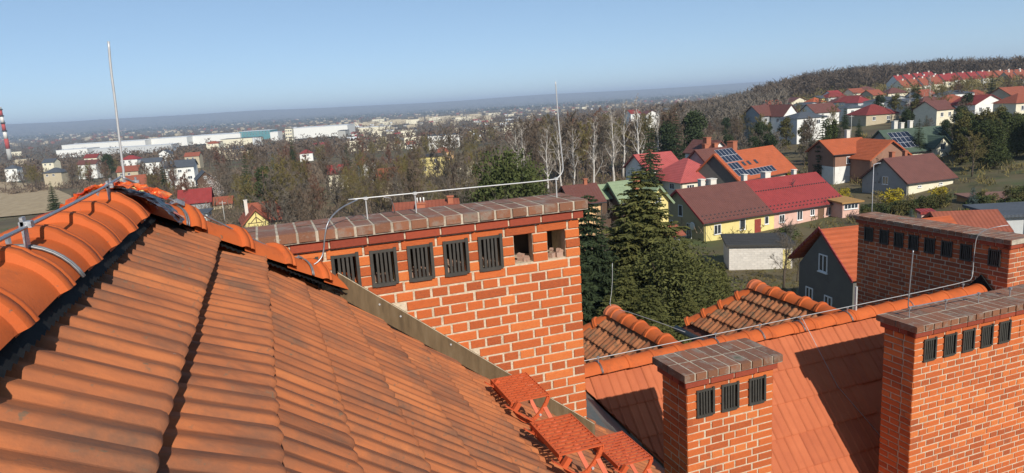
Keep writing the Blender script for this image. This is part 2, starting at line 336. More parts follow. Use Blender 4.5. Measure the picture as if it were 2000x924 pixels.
for yy in (1.03, 2.24, 3.42):
    mw = frame((RX, yy, RZ), Vector((0, 1, 0)), Vector((-1, 0, 0)), Vector((0, 0, 1))); obj('strap', strapm, w, mw, True)
    mb = MB(); mb.box(WX - .012, WX - .004, yy - .012, yy + .018, RZ - .01, WZ + .022); mb.box(WX - .016, WX + .014, yy - .012, yy + .016, WZ - .008, WZ + .010); mb.tube([(WX - .05, yy + .0, RZ + .012), (WX - .05, yy, RZ + .04)], .008, 6); obj('holder', mb.mesh('holder', M['clamp']), w, None, True)
pts = [atY(x, y_, 3.81) for x, y_ in ((241, 360), (242, 338), (239, 318), (232, 262), (224, 190), (216, 132), (212, 81))]
w = wire('lightning_rod', pts, 0.0055, M['paint_wire'], 'tall grey lightning rod with a bent foot at the peak of the tiled roof', 'rod', 1)
mb = MB()
g = random.Random(2)
for k in range(9):
    c = pts[0] + Vector((g.uniform(-.07, .05), g.uniform(-.05, .05), g.uniform(-.012, .02))); mb.box(c.x - .014, c.x + .014, c.y - .01, c.y + .01, c.z - .006, c.z + .006); mb.tube([c + Vector((0, 0, -.016)), c + Vector((0, 0, .022))], .0055, 6)
obj('cross_clamp', mb.mesh('cross_clamp', M['clamp']), w, None, True)
pk = Vector((-0.64, 3.80, -0.243)); hipend = atY(592, 514, 4.62)
w = wire('hip_conductor', [pk, pk.lerp(hipend, .32) + Vector((0, 0, .004)), pk.lerp(hipend, .66), hipend, atY(604, 521, 4.66)], 0.0055, M['wire'], 'grey conductor wire running from the peak down above the hip tiles')
for f in (0.245, 0.985):
    p_ = pk.lerp(hipend, f); kk = hd * ((p_ - hip0).dot(hd)) + hip0
    mb = MB(); q = kk + hn * .0; ax = (p_ - q).normalized(); s_ = hd
    fm = frame(q, s_, s_.cross(ax).normalized() * -1, ax); ln = (p_ - q).length
    mb.box(-.02, .02, -.004, .004, 0, ln, fm); mb.box(-.026, .026, -.012, .012, ln - .016, ln + .022, fm); mb.box(-.01, .03, -.02, .02, 0.0, .012, fm); obj('holder', mb.mesh('holder', M['clamp']), w, None, True)
    obj('strap', strapm, w, frame(q, hd, side, hn), True)
c1w = wire('chimney_conductor', [atY(604, 521, 4.66), atY(622, 512, 4.66), atY(632, 496, 4.68), atY(634, 462, 4.68), atY(640, 432, 4.69), atY(662, 408, 4.80), atY(690, 394, 4.92), (0.62, 5.0, -0.62), (0.60, 5.0, -0.618)], 0.0055, M['wire'], 'grey conductor wire looping from the hip up to the top of the large chimney')
w = wire('lightning_rod', [(0.55, 5.0, -0.612), (1.4, 5.0, -0.616), (2.12, 5.0, -0.622), (2.19, 5.0, -0.612), (2.235, 5.0, -0.56), (2.235, 5.0, -0.5), (2.215, 5.0, -0.2), (2.206, 5.0, 0.135)], 0.0048, M['paint_wire'], 'pale bent lightning rod carried along the top of the large chimney', 'rod', 2)
for xx in (0.672, 1.033, 2.17): holder(w, (xx, 5.0, -0.765), (xx, 5.0, -0.618), M['paint_wire'], .009)
mb = MB(); mb.tube([(0.80, 5.02, -.62), (0.86, 5.06, -.64), (0.885, 5.1, -.70), (0.89, 5.1, -.77)], .004, 5); obj('branch', mb.mesh('branch', M['wire'], True), w, None, True)

# ---------------------------------------------------------------- chimneys
def brick_unit(name, m):
    c = 0.05; mb = MB()                                  # unit brick: front at y=0 facing -y, chamfered edges
    mb.v = [(0, .10, 0), (1, .10, 0), (1, .10, 1), (0, .10, 1), (.018, 0, .07), (.982, 0, .07), (.982, 0, .93), (.018, 0, .93), (0, 1, 0), (1, 1, 0), (1, 1, 1), (0, 1, 1)]
    mb.f = [(4, 5, 6, 7), (0, 1, 5, 4), (1, 2, 6, 5), (2, 3, 7, 6), (3, 0, 4, 7), (0, 8, 9, 1), (1, 9, 10, 2), (2, 10, 11, 3), (3, 11, 8, 0)]
    return mb.mesh(name, m)
BU = {k: brick_unit('brick_' + k, M[k]) for k in ('brick', 'brick_dull', 'clinker', 'corbel')}
def subtract(a, b_, holes):
    segs = [(a, b_)]
    for h0, h1 in holes:
        new = []
        for s0, s1 in segs:
            if h1 <= s0 or h0 >= s1: new.append((s0, s1)); continue
            if h0 > s0: new.append((s0, h0))
            if h1 < s1: new.append((h1, s1))
        segs = new
    return segs
C = 0.075
def lay_face(root, org, u, n, length, ztop, zbot, holes=(), keep=None, kind='brick', side=False, stuff=None, jit=0.0025):
    """bricks in English bond on one face; holes = (u0, u1, z0, z1); keep(u, z) says which bricks show"""
    org, u, n = Vector(org), Vector(u), Vector(n); k = 0; z = ztop
    while z - C > zbot - 0.01:
        z1 = z - .0058; z0 = z1 - .0634; hs = [(h[0], h[1]) for h in holes if h[2] < z1 - .02 and h[3] > z0 + .02]
        cells = []
        if hs:
            for s0, s1 in subtract(0, length, sorted(hs)):
                q = max(1, round((s1 - s0) / 0.2)) if s1 - s0 > .30 else 1
                for i in range(q): cells.append((s0 + (s1 - s0) * i / q, s0 + (s1 - s0) * (i + 1) / q - (.01 if i < q - 1 else 0)))
        else:
            if not side: pos = 0.0; seq = [.12] * 60 if k % 2 else [.185] + [.25] * 30
            else: pos = 0.0; seq = ([.25, .145] if k % 2 else [.12, .13, .135]) if length < .6 else ([.185] + [.25] * 30 if k % 2 else [.12] * 60)
            for wd in seq:
                if pos >= length - .02: break
                e_ = min(length, pos + wd)
                if length - e_ < .06: e_ = length
                cells.append((pos + .0015, e_ - .0015)); pos = e_ + .01
        for s0, s1 in cells:
            if keep and not keep((s0 + s1) / 2, (z0 + z1) / 2): continue
            s1 -= rng.uniform(0, .004); s0 += rng.uniform(0, .003)
            d = rng.uniform(-jit, jit); o = org + u * s0 - n * d; o.z = z0 + rng.uniform(-.0015, .0015)
            mw = frame(o, u * (s1 - s0), -n * 0.06, Vector((0, 0, .0634))) @ Matrix.Rotation(rng.uniform(-.004, .004), 4, 'Y')
            if stuff is not None and stuff[1](s0):
                i0 = len(stuff[0].v); me = BU[kind]; stuff[0].v += [tuple(mw @ v.co) for v in me.vertices]; stuff[0].f += [tuple(i0 + q for q in p.vertices) for p in me.polygons]
            else: obj('brick', BU[kind], root, mw, True)
        z -= C; k += 1
def grille(root, org, u, n, uc, zc_, w=0.165, h=0.262, seed=0):
    """grille with a frame and slats, standing a little proud of the wall"""
    fm = frame(Vector(org) + Vector(u) * uc + Vector((0, 0, zc_)), Vector(u), -Vector(n), Vector((0, 0, 1)))
    mb = MB(); a = w / 2; b_ = h / 2
    mb.box(-a - .012, -a + .010, -.016, .03, -b_, b_); mb.box(a - .010, a + .012, -.016, .03, -b_ + .008, b_ + .006)
    mb.box(-a + .010, a - .010, -.010, .02, b_ - .022, b_ - .002); mb.box(-a + .010, a - .010, -.014, .02, -b_ - .004, -b_ + .022)
    gr = obj('vent_grille', mb.mesh('vent_grille', M['grille']), root, fm, True)
    sm = MB(); sm.box(-.0085, .0085, -.008, .016, -b_ + .0225, b_ - .0225); me = sm.mesh('grille_slat', M['grille']); ns = 4
    for i in range(ns):
        x = -a + .010 + (w - .02) * (i + 1) / (ns + 1); obj('slat', me, gr, TR(x, 0, 0) @ Matrix.Rotation(rng.uniform(-.01, .01), 4, 'Y'))
def chimney(name, label, X0, X1, Y0, Y1, zc, zb, along, fvents=(), svents=(), holes=(), fkeep=None, skeep=None, kind='brick', cap_end=None, flimit=None):
    root = empty(name, ((X0 + X1) / 2, (Y0 + Y1) / 2, zb)); tag(root, label, 'chimney', 'brick chimneys on the near roof')
    vw, vt, vb = 0.150, zc - 0.055, zc - 0.290
    fo = [(c - vw / 2, c + vw / 2, vb, vt) for c in list(fvents) + list(holes)]
    so = [(c - vw / 2, c + vw / 2, vb, vt) for c in svents]
    # mortar body: a solid core below, a shell with real openings at the vents
    rec = 0.007; x0, x1, y0, y1 = X0 + rec, X1 - rec, Y0 + rec, Y1 - rec; ztop = zc + .012
    mb = MB(); core = MB()
    if fo:
        mb.box(x0, x0 + .1, y0 + .085, y1, vb, vt); mb.box(x1 - .1, x1, y0 + .085, y1, vb, vt)
        mb.box(x0, x1, y0, y1, zb, vb); mb.box(x0, x1, y0 + .002, y1, vt, ztop); core.box(x0 + .01, x1 - .01, y0 + .30, y1 - .002, vb, vt)
        for s0, s1 in subtract(0, X1 - X0, [(h[0], h[1]) for h in sorted(fo)]):
            mb.box(max(x0, X0 + s0), min(x1, X0 + s1), y0 + .004, y0 + .085, vb, vt)
    elif so:
        mb.box(x0, x1, y0, y1, zb, vb); mb.box(x0 + .002, x1, y0, y1, vt, ztop); core.box(x0 + .30, x1 - .002, y0 + .01, y1 - .01, vb, vt); mb.box(x0 + .085, x1, y0, y0 + .1, vb, vt); mb.box(x0 + .085, x1, y1 - .1, y1, vb, vt)
        for s0, s1 in subtract(0, Y1 - Y0, [(h[0], h[1]) for h in sorted(so)]):
            mb.box(x0 + .004, x0 + .085, max(y0, Y1 - s1), min(y1, Y1 - s0), vb, vt)
    obj('mortar', mb.mesh('mortar', M['mortar']), root, None, True); obj('flue', core.mesh('flue', M['flue']), root, None, True)
    st = (MB(), lambda s: flimit is not None and s > flimit) if flimit is not None else None
    lay_face(root, (X0, Y0, 0), (1, 0, 0), (0, -1, 0), X1 - X0, zc, zb, fo, fkeep, kind, False, st)
    if st and st[0].v: tag(obj('brickwork', st[0].mesh('brickwork', M[kind]), root, None, True), kind='stuff')
    lay_face(root, (X0, Y1, 0), (0, -1, 0), (-1, 0, 0), Y1 - Y0, zc, zb, so, skeep, kind, True)
    for c in fvents: grille(root, (X0, Y0, 0), (1, 0, 0), (0, -1, 0), c, (vt + vb) / 2 - .002)
    for c in svents: grille(root, (X0, Y1, 0), (0, -1, 0), (-1, 0, 0), c, (vt + vb) / 2 - .002)
    # rubble lying in the vents
    rb = MB(); g = random.Random(int(X0 * 100))
    for c in list(fvents) + list(holes):
        for i in range(9):
            s = g.uniform(.012, .03); q = Vector((X0 + c + g.uniform(-.06, .06), Y0 + g.uniform(.05, .13), vb + s * .6 + g.uniform(0, .05) * (i > 4)))
            rb.box(-s, s, -s, s, -s * .7, s * .7, Matrix.Translation(q) @ Matrix.Rotation(g.uniform(0, 3), 4, 'Z') @ Matrix.Rotation(g.uniform(-.5, .5), 4, 'X'))
    if rb.v: tag(obj('rubble', rb.mesh('rubble', M['rubble']), root, None, True), kind='stuff')
    # corbel course and cap of two rows of clinkers
    zk = zc + .006; ov = 0.032
    def ring(ov, z0, hgt, m, us):
        e0, e1, f0, f1 = X0 - ov, X1 + ov, Y0 - ov, Y1 + ov; p = 0.0
        while p < (e1 - e0) - .02:
            w_ = min(us, e1 - e0 - p); w_ = e1 - e0 - p if e1 - e0 - p - w_ < .07 else w_
            obj('corbel_brick', BU[m], root, frame((e0 + p, f0 + rng.uniform(-.002, .002), z0), Vector((w_ - .009, 0, 0)), Vector((0, .11, 0)), Vector((0, 0, hgt))), True); p += w_
        p = 0.0
        while p < (f1 - f0) - .03:
            w_ = min(us, f1 - f0 - p - .02); 
            if w_ < .04: break
            obj('corbel_brick', BU[m], root, frame((e0, f1 - p, z0), Vector((0, -(w_ - .009), 0)), Vector((.11, 0, 0)), Vector((0, 0, hgt))), True); p += w_
    ring(ov, zk, .066, 'corbel', .26)
    mb = MB(); mb.box(X0 - .022, X1 + .022, Y0 - .022, Y1 + .022, zc + .0125, zc + .0735); obj('mortar', mb.mesh('corbel_mortar', M['mortar']), root, None, True)
    ov = 0.065; z0 = zc + .081; hgt = .068; e0, e1, f0, f1 = X0 - ov, X1 + ov, Y0 - ov, Y1 + ov
    mb = MB(); mb.box(e0 + .012, e1 - .012, f0 + .012, f1 - .012, zc + .0745, z0 + hgt - .002); obj('mortar', mb.mesh('cap_mortar', M['cap_mortar']), root, None, True)
    if along == 'X':
        n_ = round((e1 - e0) / .126); pw = (e1 - e0) / n_; hd_ = (f1 - f0) / 2
        for i in range(n_):
            for r_ in (0, 1):
                a = frame((e0 + i * pw + rng.uniform(0, .003), f0 + rng.uniform(-.003, .003), z0), Vector((pw - .015, 0, 0)), Vector((0, hd_ - .008, 0)), Vector((0, 0, hgt + rng.uniform(-.002, .003)))) if r_ == 0 else \
                    frame((e0 + i * pw + pw - .013, f1 + rng.uniform(-.003, .003), z0), Vector((-(pw - .015), 0, 0)), Vector((0, -(hd_ - .008), 0)), Vector((0, 0, hgt + rng.uniform(-.002, .003))))
                obj('cap_brick', BU['clinker'], root, a, True)
    else:
        n_ = round((f1 - f0) / .126); pw = (f1 - f0) / n_; hd_ = (e1 - e0) / 2
        for i in range(n_):
            for r_ in (0, 1):
                a = frame((e0 + rng.uniform(-.003, .003), f1 - i * pw, z0), Vector((0, -(pw - .015), 0)), Vector((hd_ - .008, 0, 0)), Vector((0, 0, hgt + rng.uniform(-.002, .003)))) if r_ == 0 else \
                    frame((e1, f1 - i * pw - pw + .015, z0), Vector((0, (pw - .015), 0)), Vector((-(hd_ - .008), 0, 0)), Vector((0, 0, hgt + rng.uniform(-.002, .003))))
                obj('cap_brick', BU['clinker'], root, a, True)
    return root
def fl_top(x): return -1.208 - 0.817 * (x - 0.558)
ch1 = chimney('brick_chimney', 'large sunlit red brick chimney with two open vents and a bent rod on top', -0.9, 2.25, 4.775, 5.18, -0.913, -3.0, 'X',
    fvents=[c + 0.9 for c in (0.19, 0.459, 0.722, 0.986, 1.25, 1.515)], holes=[1.781 + .9, 2.053 + .9],
    fkeep=lambda u, z: z > fl_top(u - .9) - 0.06 and u > .75, skeep=lambda u, z: False)
# lead flashing along its foot
mb = MB(); n_ = 9; xs = [0.40 + (2.30 - .40) * i / n_ for i in range(n_ + 1)]
for i in range(n_):
    a, c = xs[i], xs[i + 1]; y_ = 4.746
    mb.quad((a, y_, main_z(a) - .02), (c, y_, main_z(c) - .02), (c, y_ + .004, fl_top(c)), (a, y_ + .004, fl_top(a)))
    mb.quad((a, y_ + .004, fl_top(a)), (c, y_ + .004, fl_top(c)), (c, 4.79, fl_top(c) + .008), (a, 4.79, fl_top(a) + .008))
mb.quad((2.30, 4.752, main_z(2.3) - .02), (2.30, 5.2, main_z(2.3) - .02), (2.30, 5.2, fl_top(2.3)), (2.30, 4.756, fl_top(2.3)))
fl = obj('flashing', mb.mesh('flashing', M['flash']), ch1, None, True); fl['label'] = 'brown weathered metal flashing between tiles and bricks'
mb = MB()
for i in range(n_):
    a, c = xs[i], xs[i + 1]; mb.box(0, (Vector((c, 0, fl_top(c))) - Vector((a, 0, fl_top(a)))).length, -.003, .006, -.003, .004, frame((a, 4.757, fl_top(a)), Vector((c - a, 0, fl_top(c) - fl_top(a))).normalized(), Vector((0, 1, 0)), Vector((c - a, 0, fl_top(c) - fl_top(a))).normalized().cross(Vector((0, 1, 0)))))
obj('sealant_bead', mb.mesh('sealant_bead', M['mortar']), ch1, None, True)
mb = MB()
for xx in (0.66, .80, 1.15): mb.tube([(xx, 4.75, main_z(xx) + .095), (xx, 4.742, main_z(xx) + .095)], .007, 8)
obj('rivet', mb.mesh('rivet', M['paint_wire']), ch1, None, True)

chimney('brick_chimney', 'smallest brick chimney with three grilles, standing alone on the salmon tiled wing', 3.28, 4.222, 4.887, 5.292, -2.570, -6.0, 'X',
    fvents=[3.47 - 3.28, 3.735 - 3.28, 4.035 - 3.28], fkeep=lambda u, z: z > -4.7, skeep=lambda u, z: z > -4.7)
chimney('brick_chimney', 'wide sunlit brick chimney with five grilles, nearest the frame edge', 6.48, 9.3, 5.283, 5.690, -2.797, -6.4, 'X',
    fvents=[6.70 - 6.48, 7.005 - 6.48, 7.295 - 6.48, 7.59 - 6.48, 7.88 - 6.48], fkeep=lambda u, z: z > -4.95, skeep=lambda u, z: z > -4.95, kind='brick', flimit=1.9)
chimney('brick_chimney', 'long shaded brick chimney with eight dark grilles beyond the wing ridge', 10.19, 10.60, 6.84, 9.605, -2.569, -6.0, 'Y',
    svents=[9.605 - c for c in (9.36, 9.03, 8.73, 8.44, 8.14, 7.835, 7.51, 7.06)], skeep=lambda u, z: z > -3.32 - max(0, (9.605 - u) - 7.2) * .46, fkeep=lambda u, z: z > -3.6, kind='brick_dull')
w = wire('lightning_rod', [(7.75, 5.5, -2.54), (7.2, 5.5, -2.535), (6.64, 5.5, -2.53), (6.61, 5.5, -2.52), (6.606, 5.5, -2.49), (6.615, 5.5, -2.3), (6.64, 5.5, -1.875)], 0.0065, M['wire'], 'straight rod with a bent foot on the wide chimney with five grilles', 'rod', 2)
for xx in (6.63, 7.19, 7.72): holder(w, (xx, 5.5, -2.65), (xx, 5.5, -2.54), M['clamp'], .010)
holder(w, (8.25, 5.5, -2.65), (8.25, 5.5, -2.56), M['clamp'], .012)

# ---------------------------------------------------------------- salmon tiled wing behind the chimneys
WY, WR = 7.2, -3.262; WS = 1.19; wth = math.atan(WS)
wdn = Vector((0, -math.cos(wth), -math.sin(wth))); wac = Vector((1, 0, 0))
def wing_z(y): return WR - WS * (WY - y)
mb = MB(); mb.quad((3.2, WY, WR - .02), (4.05, 6.3, wing_z(6.3) - .02), (5.95, 4.4, wing_z(4.4) - .02), (10.17, 4.4, wing_z(4.4) - .02), (10.17, WY, WR - .02))
wing = obj('wing_slope', mb.mesh('wing_slope', M['tile_new']), house, None, True); wing['label'] = 'smooth salmon orange tiled slope of the lower wing'
mb = MB(); mb.quad((3.0, WY, WR - .03), (10.17, WY, WR - .03), (10.17, WY + 3, WR - 2.7), (3.0, WY + 3, WR - 2.7)); obj('wing_rear_slope', mb.mesh('wing_rear_slope', M['tile_worn']), house, None, True)
wt = tile_mesh('wing_tile', M['tile_new'], W=0.233, Ln=0.44, big=0.016, small=0.016, thick=0.026, n=24, rise=0.02, pos=(0.10, 0.56), hw=(0.085, 0.085))
dists = [0.53, 0.935, 1.335, 1.735, 2.135, 2.535, 2.935, 3.335]
for k, dd in enumerate(dists):
    for j in range(30):
        x = 3.18 + .235 * j + (.117 if k % 2 else 0)
        if x > 10.0 or (x > 7.0 and k > 1) or (k > 5 and x > 6.6): continue
        o = Vector((x, WY, WR)) + wdn * dd
        if x + .235 + (o.y + .44) < 10.36: continue
        mw = slope_frame(o, wdn, wac) @ Matrix.Rotation(rng.uniform(-.006, .006), 4, 'Z'); me = wt
        if x + o.y < 10.36:
            inv = mw.inverted(); me = clip(wt, [(inv @ Vector((5.18, 5.18, 0)), inv.to_3x3() @ Vector((-1, -1, 0)).normalized())], 'wing_tile_cut')
            if me is None: continue
        obj('roof_tile', me, wing, mw, True)
capw = cap_mesh('wing_cap', M['cap'], Ln=0.36, hw=0.135, sag=0.10, crest=0.0, n=12, rimw=.06, rimh=.012)
x = 9.75
while x > 3.0:
    obj('ridge_tile', capw, house, frame((x, WY, WR + .085), Vector((1, 0, 0)), Vector((0, 1, 0)), Vector((0, 0, 1))), True); x -= .36
w = wire('wing_conductor', [(2.9, 7.16, -3.115), (6.0, 7.16, -3.105), (9.8, 7.16, -3.085), (10.05, 7.28, -3.08), (10.11, 7.32, -2.95), (10.10, 7.31, -2.6), (10.09, 7.28, -2.42), (10.12, 7.2, -2.33), (10.2, 7.05, -2.26), (10.35, 7.0, -2.25)], 0.0048, M['paint_wire'], 'pale conductor wire along the wing ridge climbing the long shaded chimney', 'wire', 2)
for xx in (3.55, 5.25, 5.95, 6.62, 7.45, 8.6, 9.7):
    holder(w, (xx, 7.16, WR + .08), (xx, 7.16, -3.11), M['clamp'], .010); obj('strap', strapm, w, frame((xx, WY, WR + .088), Vector((1, 0, 0)), Vector((0, .9, 0)), Vector((0, 0, .95))), True)
mb = MB(); g0 = Vector((6.62, 7.12, -3.11)); mb.tube([g0, Vector((6.75, 6.6, wing_z(6.6) + .05)), Vector((7.3, 5.62, wing_z(5.62) + .05))], .004, 5); obj('down_wire', mb.mesh('down_wire', M['wire']), w, None, True)
mb = MB(); mb.box(7.635, 7.66, 7.19, 7.215, WR + .05, WR + .42); tag(obj('vent_post', mb.mesh('vent_post', M['paint_wire'])), 'short white post standing on the wing ridge before the long chimney', 'post')
# apron flashing where the wing ridge meets the long chimney
mb = MB(); mb.box(10.16, 10.184, 7.0, 7.03, 0, 0)
mb = MB(); ap = [(10.165, 7.23, -3.04), (10.165, 6.9, -3.40), (10.165, 6.9, -3.62), (10.165, 7.55, -3.62), (10.165, 7.55, -3.40)]; mb.quad(*reversed(ap))
mb.box(-.01, .01, -.012, .012, 0, .49, frame((10.16, 7.23, -3.04), Vector((1, 0, 0)), Vector((0, .72, -.66)).normalized(), Vector((0, -.66, -.72)).normalized()))
obj('ridge_apron', mb.mesh('ridge_apron', M['membrane']), house, None, True)
# grey valley sheet between the main slope and the wing
mb = MB()
def vz(x, y): return main_z(2.9) - .05 - .86 * (x - 2.9)
ring_ = [(2.3, 5.54), (2.9, 5.54), (2.9, 4.0), (5.5, 4.0), (6.4, 3.95), (4.05, 6.31), (3.2, 7.16), (2.3, 7.2)]
mb.quad((2.3, 5.5, main_z(2.3) - .03), (2.9, 5.5, main_z(2.9) - .06), (2.9, 6.0, main_z(2.9) - .06), (3.2, 7.16, WR - .06), (2.3, 7.6, main_z(2.3) - .03))
mb.quad((2.88, 5.5, main_z(2.9) - .06), (4.05, 6.28, wing_z(6.28) - .035), (3.2, 7.16, WR - .06), (2.88, 6.0, main_z(2.9) - .06))
mb.quad((2.88, 5.5, main_z(2.9) - .06), (2.88, 3.0, main_z(2.9) - .06), (5.93, 4.4, wing_z(4.4) - .035), (4.05, 6.28, wing_z(6.28) - .035))
vs = obj('valley_sheet', mb.mesh('valley_sheet', M['sheet']), house, None, True); vs['label'] = 'grey sheet metal valley between the old slope and the salmon wing'

# --- two rear wings with hipped ends, old tiles
PS = 0.88; pth = math.atan(PS); pdn = Vector((-math.cos(pth), 0, -math.sin(pth))); pac = Vector((0, -1, 0))
pt = tile_mesh('rear_tile', M['tile_worn'], W=0.2, Ln=0.31, big=0.034, small=0.02, thick=0.03, n=10)
capp = cap_mesh('rear_cap', M['cap'], Ln=0.33, hw=0.125, sag=0.095, crest=0.012, n=12, rimw=.06, rimh=.016)
capk = cap_mesh('rear_peak', M['tile_new'], Ln=0.3, hw=0.13, sag=0.1, crest=0, n=12)
def rear_wing(X, apexY, a, lab):
    zr = -3.27; mb = MB(); y1 = apexY
    mb.quad((X, 7.26, zr - .02), (X - a, 7.26, zr - PS * a - .02), (X - a, y1 + a, zr - PS * a - .02), (X, y1, zr - .02))
    sl = obj('rear_wing_slope', mb.mesh('rear_wing_slope', M['deck']), house, None, True); sl['label'] = lab
    mb = MB(); mb.quad((X, y1, zr - .03), (X - a, y1 + a, zr - PS * a - .03), (X + a, y1 + a, zr - PS * a - .03)); mb.quad((X, 7.26, zr - .03), (X, y1, zr - .03), (X + a, y1 + a, zr - PS * a - .03), (X + a, 7.0, zr - PS * a - .03))
    obj('rear_wing_slope', mb.mesh('rear_wing_far', M['tile_worn']), house, None, True)
    mb = MB(); mb.box(X - a + .15, X + a - .15, 7.0, y1 + a - .15, zr - PS * a - 6, zr - PS * a + .02); obj('wall', mb.mesh('rear_wall', M['plaster']), house, None, True)
    gut = MB(); gut.tube([(X - a - .05, 7.0, zr - PS * a - .03), (X - a - .05, y1 + a + .05, zr - PS * a - .03)], .05, 8); obj('gutter', gut.mesh('gutter', M['sheet'], True), house, None, True)
    g_ = 0.262; dist = .30
    while dist < a / math.cos(pth) + .12:
        for j in range(16):
            y_ = 7.3 + .2 * j + .2; o = Vector((X, y_, zr)) + pdn * dist; xh = o.x + .2
            if y_ - .2 > y1 + (X - o.x): continue
            mw = slope_frame(o, pdn, pac) @ Matrix.Rotation(rng.uniform(-.008, .008), 4, 'Z'); me = pt
            if y_ > y1 + (X - xh) - .02:
                inv = mw.inverted(); me = clip(pt, [(inv @ Vector((X, y1 - .03, 0)), inv.to_3x3() @ Vector((1, 1, 0)).normalized())], 'rear_tile_cut')
                if me is None: continue
            obj('roof_tile', me, sl, mw, True)
        dist += g_
    y_ = y1 - .08
    while y_ > 7.55:
        obj('ridge_tile', capp, house, frame((X, y_ - .33, zr + .09), Vector((0, 1, 0)), Vector((-1, 0, 0)), Vector((0, 0, 1))), True); y_ -= .33
    h1 = Vector((-1, 1, -PS)).normalized(); sd_ = Vector((1, 1, 0)).normalized(); nn = h1.cross(sd_).normalized()
    if nn.z < 0: nn = -nn; sd_ = -sd_
    k = 0
    while .08 + .33 * k < a * math.sqrt(2 + PS * PS) - .2:
        obj('hip_tile', capp, house, frame(Vector((X, y1, zr + .085)) + h1 * (.08 + .33 * k), h1, sd_, nn), True); k += 1
    obj('hip_tile', capk, house, frame((X, y1 - .22, zr + .105), Vector((0, 1, 0)), Vector((-1, 0, 0)), Vector((0, 0, 1))), True)
rear_wing(7.47, 9.08, 0.90, 'smaller tiled slope of the rear wing towards the long chimney')
rear_wing(4.78, 9.04, 0.90, 'smaller tiled slope of the rear wing beside the large chimney')
w = wire('lightning_rod', [atY(1196, 514, 9.1), atY(1196, 560, 9.1), (4.72, 9.08, -3.2), (4.80, 8.9, -3.16), (4.9, 8.0, -3.12), (4.95, 7.4, -3.1)], 0.0036, M['paint_wire'], 'thin rod and wire on the ridge of the rear wing beside the large chimney', 'rod', 1)

# ---------------------------------------------------------------- roof steps
def roof_step(c, label):
    c = Vector(c); root = empty('roof_step', (c.x, c.y, main_z(c.x))); tag(root, label, 'roof step', 'red metal chimney sweep steps on the tiles')
    wx, wy = .125, .20; rows = 11; pl = MB(); pw = 2 * wy / rows
    for i in range(rows + 1):
        yy = -wy + i * pw; pl.box(-wx, wx, yy - .0095, yy + .0095, -.003, .004)
    for i in range(rows):
        yy = -wy + (i + .5) * pw
        for q in range(4):
            xx = -wx + .02 + (q + (.5 if i % 2 else 0)) * .062
            if xx < wx - .005: pl.box(xx - .0045, xx + .0045, yy - pw / 2 + .0092, yy + pw / 2 - .0092, -.001, .0035)
    pl.box(-wx - .006, -wx, -wy - .01, wy + .01, -.028, .006); pl.box(wx, wx + .006, -wy - .01, wy + .01, -.028, .006)
    obj('tread_plate', pl.mesh('tread_plate', M['step']), root, TR(*c), True)
    s_ = c.z - main_z(c.x)
    for yy in (-wy - .006, wy - .004):
        ar = MB(); n = 14; prev = None
        for i in range(n + 1):                          # curved bracket under the plate, sagging towards the eave
            t = i / n; x = -wx + 2 * wx * t; zz = -.012 - .135 * math.sin(math.pi * min(1, t * 1.0)) ** .75 * (0.85 + .3 * (1 - t))
            cur = (x, zz)
            if prev:
                d = Vector((cur[0] - prev[0], 0, cur[1] - prev[1])); ar.box(0, d.length, 0, .012, -.012, .012, frame((c.x + prev[0], c.y + yy, c.z + prev[1]), d.normalized(), Vector((0, 1, 0)), d.normalized().cross(Vector((0, 1, 0)))))
            prev = cur
        obj('bracket', ar.mesh('bracket', M['step']), root, None, True)
        lg = MB(); a = Vector((c.x + wx * .75, c.y + yy + .006, c.z - .07)); f = Vector((c.x + .16, c.y + yy - .13, main_z(c.x + .16) + .035)); d = f - a
        lg.box(-.014, .014, -.003, .003, 0, d.length, frame(a, Vector((1, 0, 0)), d.normalized().cross(Vector((1, 0, 0))).normalized(), d.normalized())); obj('leg', lg.mesh('leg', M['step']), root, None, True)
        ft = MB(); o = Vector((c.x - .19, c.y + yy - .05, main_z(c.x - .19) + .05)); ft.box(0, .30, -.014, .014, 0, .006, frame(o, DN, AC, DN.cross(AC))); ft.box(.06, .09, -.014, .014, .006, .06, frame(o, DN, AC, DN.cross(AC))); obj('foot_rail', ft.mesh('foot_rail', M['step']), root, None, True)
        bt = MB(); bt.tube([(c.x + .06, c.y + yy - .008, c.z - .118), (c.x + .06, c.y + yy + .02, c.z - .118)], .008, 6); obj('bolt', bt.mesh('bolt', M['paint_wire']), root, None, True)
roof_step((1.415, 4.04, -1.85), 'slatted red metal roof step highest on the tiles, against the large chimney')
roof_step((1.405, 3.28, -1.83), 'slatted red metal roof step in the middle, below the one touching the chimney')
roof_step((2.075, 3.90, -2.38), 'slatted red metal roof step nearest the valley and the small chimney')
